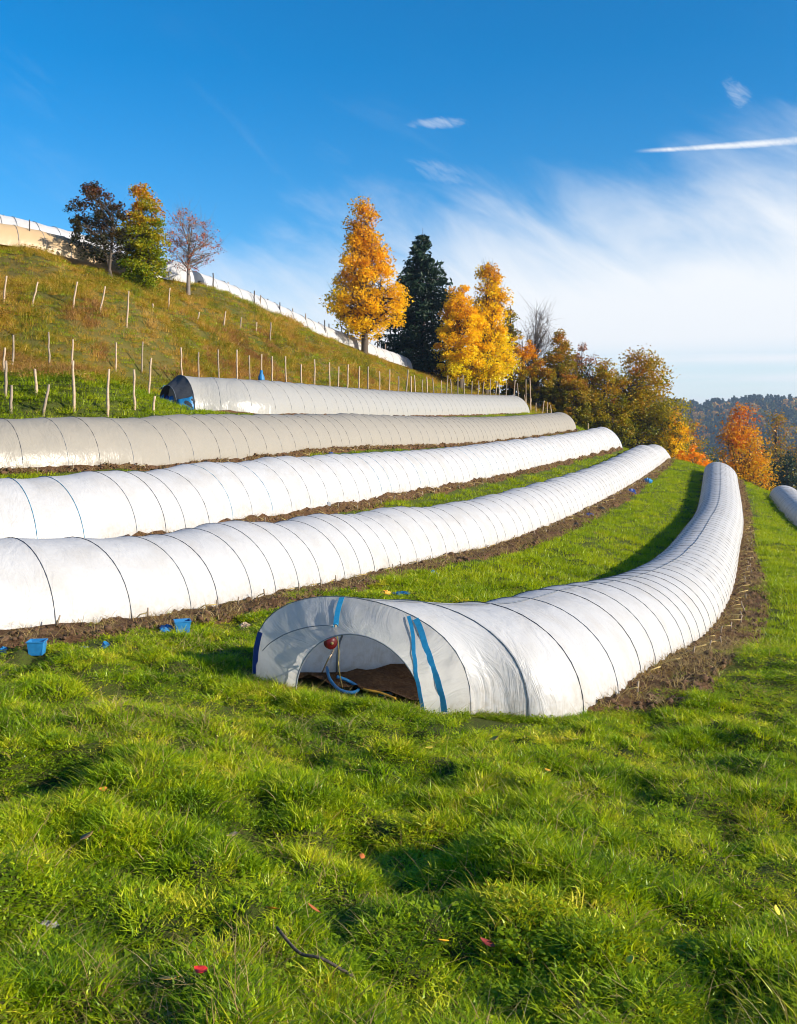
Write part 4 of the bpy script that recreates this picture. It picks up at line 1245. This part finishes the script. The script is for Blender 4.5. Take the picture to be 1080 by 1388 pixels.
# green weeds of the terrace above the grey tunnel
wd_ = [piece('weed_tuft', *broad(26, .16, .20, .075, 440 + k), M['weed']) for k in range(3)]
n_t = 1300
px_ = rng.uniform(-120, 235, n_t); dd_ = rng.uniform(18.2, 25.5, n_t)
x = (px_ - HX) / FPX * dd_; y = dd_; best, soil = tun_dist(x, y)
zb = base_z(x, y)
keep = (best > .25) & (zb < 1.75) & (zb > -.3)
x, y = x[keep], y[keep]; z = ground_z(x, y); N = len(x)
scatter('terrace_weeds', np.stack([x, y, z + EYE - .02], 1), rng.uniform(0, 6.28, N), rng.uniform(.35, .8, N), rng.integers(0, 3, N), wd_)

# ------------------------------------------------------------------ wooden stakes
def stake(x, y, z0, h, lean_x, mat, rd, r0=.022, cap=False):
    """crooked pole with a cut top; lean_x in metres at the top"""
    b = MB((x, y, z0))
    n = 6; pts = []; rr = []
    lean_y = rd.uniform(-.05, .05) * h
    for i in range(n):
        t = i / (n - 1)
        pts.append((x + lean_x * t + rd.uniform(-.012, .012) * (0 < i < n - 1), y + lean_y * t + rd.uniform(-.012, .012) * (0 < i < n - 1), z0 - .15 * (i == 0) + h * t))
        rr.append(r0 * (1.12 - .3 * t) * rd.uniform(.9, 1.1))
    b.tube(pts, rr, 6)
    o = b.build('wooden_stake', M[mat], None)
    return o
rd = random.Random(21)
ORD = ['first', 'second', 'third', 'fourth', 'fifth', 'sixth', 'seventh', 'eighth', 'ninth', 'tenth', 'eleventh', 'twelfth', 'thirteenth', 'fourteenth', 'fifteenth', 'sixteenth',
       'seventeenth', 'eighteenth', 'nineteenth', 'twentieth', 'twenty-first', 'twenty-second', 'twenty-third', 'twenty-fourth', 'twenty-fifth', 'twenty-sixth', 'twenty-seventh', 'twenty-eighth', 'twenty-ninth', 'thirtieth']
def stake_row(lst, where, group, depth=None, dmin=20, mats=('wood', 'wood', 'wood_grey'), r0=.022):
    lst = sorted(lst, key=lambda q: q[0])
    for i, q in enumerate(lst):
        bx, by, tx, ty = q
        if depth is None:
            x, y = ray_hit(bx, by, dmin)
        else:
            y = depth(bx); x = (bx - HX) / FPX * y
        z0 = gz(x, y) - .02
        top = (HY - ty) / FPX * y + EYE
        h = max(top - z0, .3)
        o = stake(x, y, z0, h, (tx - bx) / FPX * y, rd.choice(mats), rd, 1.25 * r0 * (1 + .012 * (y - 20)))
        look = 'leaning' if abs(tx - bx) > 4.5 else 'upright'
        tag(o, '%s wooden stake, %s from the left %s' % (look, ORD[i], where), 'stake', group)
stake_row([(4, 410, 9, 374), (43, 419, 51, 382), (98, 421, 105, 382), (135, 426, 142, 388), (171, 434, 175, 395), (228, 419, 230, 390), (207, 426, 207, 413), (267, 443, 270, 423),
           (302, 448, 306, 422), (325, 450, 327, 430), (347, 452, 348, 437), (366, 460, 367, 437)], 'in the row halfway up the dry slope', 'stakes halfway up the dry slope', dmin=26)
stake_row([(17, 504, 18, 454), (67, 500, 66, 450), (96, 503, 99, 460), (157, 504, 157, 464), (192, 506, 193, 463), (4, 508, 6, 471)], 'along the foot of the dry slope', 'stakes along the foot of the dry slope', dmin=22)
stake_row([(7, 541, 8, 489), (14, 566, 15, 522), (49, 539, 47, 500), (58, 566, 66, 521), (100, 562, 100, 489), (145, 566, 147, 500), (182, 556, 182, 501), (201, 537, 205, 485), (207, 562, 210, 537)],
          'among the green weeds above the weathered grey tunnel', 'stakes among the weeds above the grey tunnel', dmin=18.3, r0=.026)
c5, r5, s5 = FR['T5']
px5 = HX + FPX * c5[:, 0] / c5[:, 1]
def behind5(extra):
    return lambda px: float(np.interp(px, px5, c5[:, 1])) + extra + .05 * max(0, 360 - px) * .1
stake_row([(247, 507, 245, 471), (269, 508, 269, 477), (297, 508, 296, 474), (321, 509, 321, 474), (338, 511, 338, 482), (354, 504, 354, 480), (369, 514, 369, 483), (389, 516, 387, 483),
           (408, 518, 408, 494), (426, 519, 426, 487), (446, 519, 446, 491), (458, 521, 459, 497), (469, 521, 472, 494), (485, 524, 487, 496), (498, 525, 499, 497), (514, 526, 514, 503), (527, 528, 528, 501),
           (540, 528, 540, 510), (548, 530, 553, 501), (557, 530, 557, 510)], 'in the row behind the pale grey tunnel', 'stakes behind the pale grey tunnel', depth=behind5(2.4))
dense = [(564 + 8.2 * i + rd.uniform(-2, 2), 532, 564 + 8.2 * i + rd.uniform(-3, 3), 509 + rd.uniform(-4, 6) + i * .35) for i in range(20)]
for (bx, by, tx, ty) in dense:
    y = behind5(3.2)(bx); x = (bx - HX) / FPX * y; z0 = gz(x, y)
    h = max((HY - ty) / FPX * y + EYE - z0, .5)
    o = stake(x, y, z0, h, (tx - bx) / FPX * y, rd.choice(('wood', 'wood_grey')), rd, .032)
    tag(o, 'wooden stake, %s from the left in the crowded row below the golden trees' % ORD[dense.index((bx, by, tx, ty))], 'stake', 'stakes crowded below the spruce and golden trees')
for i, (bx, ty) in enumerate(((713, 535), (719, 540), (726, 546), (735, 543), (741, 545), (748, 549))):
    y = 61.5; x = (bx - HX) / FPX * y; z0 = gz(x, y)
    o = stake(x, y, z0, max((HY - ty) / FPX * y + EYE - z0, .5), rd.uniform(-.15, .15), 'wood', rd, .03)
    tag(o, 'thin wooden stake, %s from the left past the end of the pale grey tunnel' % ORD[i], 'stake', 'stakes past the end of the pale grey tunnel')
for i, bx in enumerate((797, 811)):
    x, y = (bx - HX) / FPX * 58, 58
    o = stake(x, y, gz(x, y), .75, 0, 'wood', rd, .03)
    tag(o, 'short pale post, %s of the pair before the dark shrub' % ('left' if i == 0 else 'right'), 'post', 'pair of short posts before the dark shrub')
sky_st = [(289, 374, 47), (303, 385, 49), (308, 386, 49.5), (322, 395, 50), (340, 400, 51), (344, 398, 50), (352, 404, 50.5), (364, 409, 52), (379, 414, 51.5), (398, 422, 52.5), (414, 429, 53), (431, 440, 54.5),
          (441, 438, 54), (447, 443, 55), (462, 446, 56), (470, 451, 56), (477, 458, 56.5), (486, 463, 58), (499, 462, 57.5), (511, 466, 58.5), (522, 470, 60)]
for i, (bx, ty, y) in enumerate(sky_st):
    x = (bx - HX) / FPX * y; z0 = gz(x, y)
    o = stake(x, y, z0, max((HY - ty + 4) / FPX * y + EYE - z0, .6), rd.uniform(-.06, .06), rd.choice(('wood_dark', 'wood_grey')), rd, .036)
    tag(o, 'dark thin stake, %s from the left along the white tunnel on the skyline' % ORD[i], 'stake', 'stakes along the skyline tunnel')
for i, (bx, ty, y, lb) in enumerate(((2, 291, 41, 'dark stake at the left edge behind the beige skyline tunnel'), (25, 297, 42, 'thin pale stake second from the left behind the beige skyline tunnel'),
                                     (40, 298, 37.2, 'black stake standing in front of the beige skyline tunnel'), (64, 308, 43, 'short thin stake on the skyline left of the dark brown-leaved tree'))):
    x = (bx - HX) / FPX * y; z0 = gz(x, y)
    o = stake(x, y, z0, max((HY - ty) / FPX * y + EYE - z0, .6), rd.uniform(-.02, .08), 'wood_dark' if i != 1 else 'wood_grey', rd, .028)
    tag(o, lb, 'stake', 'stakes by the beige skyline tunnel')

# ------------------------------------------------------------------ tubs, bags and other small things
def on_ground(px, py, dmin=2.0):
    x, y = ray_hit(px, py, dmin)
    return x, y, gz(x, y)
def tub(px, py, wpx, hpx, label, mat='blue', square=True, rz=.3, tilt=0.0, name='bucket'):
    x, y, z = on_ground(px, py)
    w_ = wpx / FPX * y; h_ = hpx / FPX * y
    root = empty(name, (x, y, z + .0)); tag(root, label, name.replace('_', ' '))
    root.rotation_euler = (tilt * .5, tilt, rz)
    n = 4 if square else 14
    k = math.sqrt(2) if square else 1
    b = MB()
    R0 = w_ / 2 * k
    Mx = Matrix.Rotation(PI / 4, 4, 'Z') if square else Matrix()
    b.lathe([(R0 * .02, 0), (R0 * .80, 0), (R0 * .82, h_ * .03), (R0, h_), (R0 * .94, h_), (R0 * .76, h_ * .06), (R0 * .02, h_ * .05)], n, Mx)
    o = b.build('body', M[mat], root, not square)
    bv = o.modifiers.new('soft edges', 'BEVEL'); bv.width = w_ * .04; bv.segments = 2
    b = MB()
    b.lathe([(R0 * .97, h_ * .93), (R0 * 1.07, h_ * .93), (R0 * 1.07, h_ * 1.01), (R0 * .97, h_ * 1.01), (R0 * .97, h_ * .93)], n, Mx)
    b.build('rim', M[mat], root, not square)
    b = MB()
    b.tube([(w_ * .55 * math.cos(t_), w_ * .12, h_ * .9 - w_ * .3 * math.sin(t_)) for t_ in np.linspace(0, PI, 9)], w_ * .025, 5).build('handle', M['hoop'], root)
    return root
def bag(px, py, spx, label, mat, seed, name='crumpled_bag', cat='bag', lift=.3, dmin=2.0, sq=(1, 1, .65)):
    """crumpled plastic"""
    x, y, z = on_ground(px, py, dmin)
    s_ = spx / FPX * y / 2
    rnd = np.random.default_rng(seed)
    b = MB(); n, m_ = 12, 8
    V = []
    for j in range(m_ + 1):
        for i in range(n):
            a = 2 * PI * i / n; e = PI * j / m_
            q = s_ * (.72 + .55 * rnd.uniform())
            V.append((q * math.sin(e) * math.cos(a) * sq[0], q * math.sin(e) * math.sin(a) * sq[1], q * math.cos(e) * sq[2]))
    F = [(j * n + i, j * n + (i + 1) % n, (j + 1) * n + (i + 1) % n, (j + 1) * n + i) for j in range(m_) for i in range(n)]
    o = mesh_obj(name, V, F, M[mat], None, False)
    o.location = (x, y, z + s_ * lift)
    tag(o, label, cat)
    return o
tub(247, 863, 21, 18, 'bright blue square tub on the soil strip of the second tunnel')
tub(50, 889, 22, 19, 'blue tub on the soil at the left edge', rz=.1)
bag(225, 861, 20, 'crumpled blue plastic beside the bright blue square tub', 'blue', 1)
bag(3, 882, 16, 'blue plastic scrap cut off by the left edge', 'blue', 2)
tub(139, 881, 9, 9, 'small round blue pot right of the left-edge tub', square=False, name='pot', tilt=.6)
bag(113, 884, 16, 'flattened dark blue plastic between the left-edge tub and the small pot', 'navy', 3, sq=(1, .7, .3))
bag(586, 778, 15, 'ball of blue plastic below the middle of the second tunnel', 'blue', 4)
bag(545, 804, 22, 'pale blue scrap of film behind the open tunnel mouth', 'blue', 5, sq=(1.2, .6, .22))
bag(522, 807, 13, 'orange-brown scrap behind the open tunnel mouth', 'orange', 6, sq=(1, .8, .6))
bag(331, 846, 15, 'tan clod-like scrap at the grass edge left of the open mouth', 'wood', 16)
bag(1006, 863, 17, 'teal plastic scrap on the dark soil right of the nearest tunnel', 'teal', 7, sq=(1, 1, .5))
bag(972, 888, 12, 'small teal scrap near the foot of the nearest tunnel', 'teal', 8, sq=(1, 1, .4))
bag(958, 912, 14, 'black plastic scrap on the soil right of the nearest tunnel', 'black', 9, sq=(1, 1, .5))
bag(948, 878, 8, 'tiny blue scrap against the nearest tunnel', 'blue', 10)
bag(878, 655, 14, 'light blue crumpled sheet at the far foot of the second tunnel', 'blue', 11, dmin=15)
bag(855, 669, 13, 'blue crumpled sheet left of the light blue one', 'navy', 12, dmin=15)
bag(814, 693, 11, 'dark crumpled sheet on the soil strip of the second tunnel', 'black', 13, dmin=12)
bag(799, 701, 11, 'deep blue bag on the soil strip of the second tunnel', 'navy', 14, dmin=12)
bag(780, 713, 10, 'black scrap left of the deep blue bag', 'black', 15, dmin=12)
bag(442, 687, 13, 'grey-blue scrap on the strip below the third tunnel', 'hoop', 17, dmin=12)
bag(448, 617, 7, 'small dark blue scrap between the third and the grey tunnel', 'navy', 18, dmin=16)
bag(345, 620, 6, 'small blue scrap left of the dark blue one, below the grey tunnel', 'blue', 19, dmin=16)
bag(785, 578, 26, 'pale heap of stones beyond the end of the third tunnel', 'stone', 20, 'stone_heap', 'stones', .15, 52, (1.2, 1, .5))
# blue pot hung over the stake behind the pale tunnel
y = behind5(2.4)(354); x = (354 - HX) / FPX * y
b = MB((x, y, (HY - 515) / FPX * y + EYE))
hp_ = 13 / FPX * y
b.lathe([(.11, 0), (.10, hp_ * .35), (.05, hp_ * .7), (.045, hp_), (.01, hp_ * 1.02)], 10, Matrix.Translation(b.o))
pot = b.build('blue_cap', M['blue'])
tag(pot, 'blue plastic cap over a stake behind the pale grey tunnel', 'cap')
# dark post by the dome end on the skyline
y = 46.5; x = (271 - HX) / FPX * y; z0 = gz(x, y); hh = (HY - 381) / FPX * y + EYE - z0
root = empty('marker_post', (x, y, z0)); tag(root, 'dark post with a black top beside the end of the skyline tunnel', 'post')
MB().tube([(0, 0, -.1), (0, 0, hh - .15)], .03, 6).build('post', M['wood_dark'], root)
MB().lathe([(.01, hh - .2), (.10, hh - .2), (.12, hh), (.01, hh + .02)], 8).build('top', M['black'], root)

# things in the mouth of the nearest tunnel
ctr = S1(R(104), .62)
ring = ctr + d1 * .03
MB(ring).tube([ring + Vector((math.cos(t_) * .02, 0, math.sin(t_) * .02 - .01)) for t_ in np.linspace(0, 2 * PI, 13)], .005, 5).build('strap_ring', M['teal'], None)
o = bpy.data.objects['strap_ring']; o.parent = R1; o.location = ring - O1
y = 7.42
def mpx(px, py, yy):
    return Vector(((px - HX) / FPX * yy, yy, (HY - py) / FPX * yy + EYE))
y_m = ring.y - .03
reel_c = mpx(448, 871, y_m)
root = empty('cord_reel', reel_c); tag(root, 'dark red cord reel hanging in the mouth of the nearest tunnel', 'reel')
Mt = Matrix.Rotation(R(90), 4, 'X') @ Matrix.Rotation(R(25), 4, 'Y')
b = MB(); b.lathe([(.004, -.028), (.046, -.026), (.052, -.016), (.036, -.012), (.036, .012), (.052, .016), (.046, .026), (.004, .028)], 18, Mt); b.build('spool', M['red'], root)
b = MB(); b.lathe([(.012, -.036), (.012, .036)], 8, Mt, True); b.build('axle', M['straw_cord'], root)
b = MB(); b.tube([Vector((0, 0, .03)), (ring - reel_c) * .6 + Vector((.012, 0, .01)), ring - reel_c], .004, 4); b.build('hanger', M['straw_cord'], root)
def rope(pts, rad_, mat, name, label, cat, n=26):
    P = np.array([tuple(p) for p in pts]); c = spline(P, n)
    b = MB(c[0]); b.tube([Vector(q) for q in c], rad_, 6)
    o = b.build(name, M[mat]); tag(o, label, cat); return o
def gpt(px, py, up=.02):
    x, y = ray_hit(px, py, 5.0)
    return Vector((x, y, gz(x, y) + up))
rope([ring, mpx(452, 880, y_m), mpx(444, 895, y_m - .02), gpt(436, 916)], .006, 'wood', 'hanging_cord', 'pale cord falling to the left from the strap in the tunnel mouth', 'cord')
rope([ring, mpx(459, 880, y_m - .01), mpx(459, 905, y_m - .05), gpt(464, 936)], .005, 'straw_cord', 'hanging_cord', 'tan cord hanging straight down from the strap in the tunnel mouth', 'cord')
g0 = gpt(443, 922, .10); g1 = gpt(486, 938, .03)
rope([g0, gpt(447, 934, .08), gpt(460, 944, .05), gpt(478, 946, .04), g1, gpt(470, 936, .08), gpt(456, 934, .1)], .014, 'blue', 'hose', 'looped bright blue hose lying on the grass at the tunnel mouth', 'hose', 40)
rope([g1, gpt(498, 944, .05), gpt(515, 948, .05), gpt(536, 954, .04)], .011, 'orange', 'strap_end', 'yellow strap lying on the soil edge at the tunnel mouth', 'strap')
bag(522, 944, 16, 'small teal scrap on the soil inside the tunnel mouth', 'teal', 27, sq=(1.3, .8, .35))
x, y = ray_hit(437, 915, 6)
y += .35; z = gz(x, y); root = empty('canister', (x, y, z)); tag(root, 'dark blue canister just inside the tunnel mouth', 'canister')
b = MB(); b.lathe([(.005, 0), (.07, 0), (.075, .02), (.075, .12), (.05, .15), (.03, .155), (.005, .155)], 14); b.build('body', M['navy'], root)
b = MB(); b.lathe([(.03, .15), (.032, .175), (.005, .178)], 10); b.build('lid', M['black'], root)

# fallen leaves on the turf
LEAF = [(369, 1257, 'orange'), (228, 1346, 'ochre'), (36, 932, 'orange'), (315, 1142, 'pale brown'), (490, 1155, 'rust'), (671, 1017, 'ochre'), (742, 1065, 'bright orange'), (582, 1050, 'yellow'), (601, 1277, 'bright orange'),
        (657, 1165, 'yellow'), (660, 1285, 'dark red'), (780, 1020, 'yellow'), (1052, 1240, 'yellow'), (272, 1365, 'scarlet'), (867, 1062, 'brown'), (425, 1252, 'rust'), (1000, 1240, 'tan'), (118, 1160, 'brown'), (855, 1330, 'yellow'), (140, 1110, 'orange')]
lc = {'orange': (.62, .24, .02), 'ochre': (.55, .30, .05), 'pale brown': (.42, .28, .16), 'rust': (.35, .10, .02), 'bright orange': (.75, .32, .02), 'yellow': (.70, .48, .04), 'dark red': (.20, .03, .02), 'scarlet': (.70, .03, .02), 'brown': (.22, .12, .05), 'tan': (.5, .36, .18)}
seen = {}
NEARBY = ['low in the left half of the turf', 'near the bottom left', 'near the left edge below the second tunnel', 'left of centre in the turf', 'in the middle of the turf', 'below the right foot of the nearest tunnel',
          'right of centre below the nearest tunnel', 'below the blue straps', 'in the lower middle', 'right of the middle', 'low in the middle beside a tuft', 'below the dark soil patch', 'near the right edge low down', 'at the very bottom left', 'right half below the dark soil',
          'left of the lower middle', 'low at the right', 'at the left in shaded turf', 'near the bottom right', 'at the left in mid turf']
for i, (px, py, cn) in enumerate(LEAF):
    x, y = ray_hit(px, py, 1.8)
    z = gz(x, y) + .065
    rnd = np.random.default_rng(500 + i); s_ = rnd.uniform(.022, .034)
    V = []; F = []
    outl = [(-1.0, 0), (-.6, .45), (-.1, .62), (.45, .42), (1.0, 0)]
    for (u_, v_) in outl:
        for sg in (-1, 0, 1):
            V.append((u_ * s_, v_ * s_ * sg, s_ * (.22 * abs(sg) * v_ + .18 * u_ * u_)))
    for k in range(4):
        for q in range(2):
            F.append((k * 3 + q, k * 3 + q + 1, k * 3 + q + 4, k * 3 + q + 3))
    key = 'leaf ' + cn
    if key not in M: M[key] = simple(key, tuple(min(.9, q * 1.25) for q in lc[cn]), .6, .3, 40)
    o = mesh_obj('fallen_leaf', V, F, M[key]); o.location = (x, y, z)
    o.rotation_euler = (rnd.uniform(-.5, .7), rnd.uniform(-.5, .5), rnd.uniform(0, 6.28))
    md = o.modifiers.new('thickness', 'SOLIDIFY'); md.thickness = .0012
    tag(o, '%s fallen leaf %s' % (cn, NEARBY[i]), 'leaf', 'fallen leaves on the turf')
bag(66, 1240, 26, 'grey stone half sunk in the turf at the lower left', 'stone', 28, 'field_stone', 'stone', .1, sq=(1, .8, .5))
p0 = [gpt2 for gpt2 in ()]
def gp2(px, py, up=.05):
    x, y = ray_hit(px, py, 1.8); return Vector((x, y, gz(x, y) + up))
rope([gp2(375, 1285, .08), gp2(405, 1305, .06), gp2(435, 1315, .05), gp2(478, 1322, .05)], .005, 'bark', 'twig', 'thin dark twig lying in the grass near the bottom centre', 'twig', 12)

# clods and dead stalks on the soil strips
cs = []
for k in range(4):
    rnd = np.random.default_rng(600 + k); n, m_ = 7, 5; V = []
    for j in range(m_ + 1):
        for i in range(n):
            q = .7 + .5 * rnd.uniform(); e = PI * j / m_; a = 2 * PI * i / n
            V.append((q * math.sin(e) * math.cos(a), q * math.sin(e) * math.sin(a), q * math.cos(e) * .7))
    F = [(j * n + i, j * n + (i + 1) % n, (j + 1) * n + (i + 1) % n, (j + 1) * n + i) for j in range(m_) for i in range(n)]
    T = [t_ for f in F for t_ in ((f[0], f[1], f[2]), (f[0], f[2], f[3]))]
    cs.append(piece('clod', V, T, M['clod']))
st = [piece('dead_stalk', *blades(7, .07, .05, .16, .006, 1.5, 640 + k, segs=3), M['straw']) for k in range(3)]
CP = []; SP = []
for key, dens in (('T1', 130), ('T2', 150), ('T3', 80), ('T4', 60), ('T0', 10)):
    c, r, s = FR[key]; n = int(s[-1] * dens)
    t_ = s[-1] * rng.uniform(0, 1, n) ** 1.6
    if key == 'T1': t_ = np.maximum(t_, rng.uniform(1.5, 6, n))
    f = lambda a: np.interp(t_, s, a)
    w2 = np.interp(t_, s, width_at(key, s)) / 2; sw = SOIL[key] * soil_taper(key, t_)
    o = w2 + rng.uniform(-.02, 1.08, n) * sw
    inside = rng.uniform(size=n) < (.10 if key == 'T1' else 0)
    o = np.where(inside, rng.uniform(-.7, .7, n), o)
    x = f(c[:, 0]) + f(r[:, 0]) * o; y = f(c[:, 1]) + f(r[:, 1]) * o
    lump = np.maximum((fbm(x / .12, y / .12, 61, 4) - .35) * .13, 0)
    z = base_z(x, y) + lump + .03
    CP.append(np.stack([x, y, z + EYE], 1)); 
CP = np.vstack(CP)
sel = rng.uniform(size=len(CP)) < .5
a = CP[sel]; N = len(a)
scatter('soil_clods', a, rng.uniform(0, 6.28, N), rng.uniform(.008, .030, N) * np.where(rng.uniform(size=N) < .14, 2.0, 1), rng.integers(0, 4, N), cs)
a = CP[~sel]; N = len(a)
scatter('dead_stalks', a - np.array([0, 0, .02]), rng.uniform(0, 6.28, N), rng.uniform(.5, 1.2, N), rng.integers(0, 3, N), st)

# ------------------------------------------------------------------ the air
m, t, out = material('haze air')
pv = t.add('ShaderNodeVolumePrincipled')
pv.inputs['Color'].default_value = (.55, .74, 1.0, 1)
pv.inputs['Density'].default_value = .0003
pv.inputs['Anisotropy'].default_value = .2
t.l.new(pv.outputs[0], out.inputs['Volume'])
b = MB()
x0, x1, y0, y1, zb_, zt_ = -6500, 6500, -6500, 6500, -39, 75
V = [(x, y, z) for z in (zb_, zt_) for y in (y0, y1) for x in (x0, x1)]
F = [(0, 2, 3, 1), (4, 5, 7, 6), (0, 1, 5, 4), (1, 3, 7, 5), (3, 2, 6, 7), (2, 0, 4, 6)]
hz = mesh_obj('haze', V, F, m, None, False)
tag(hz, kind='stuff')
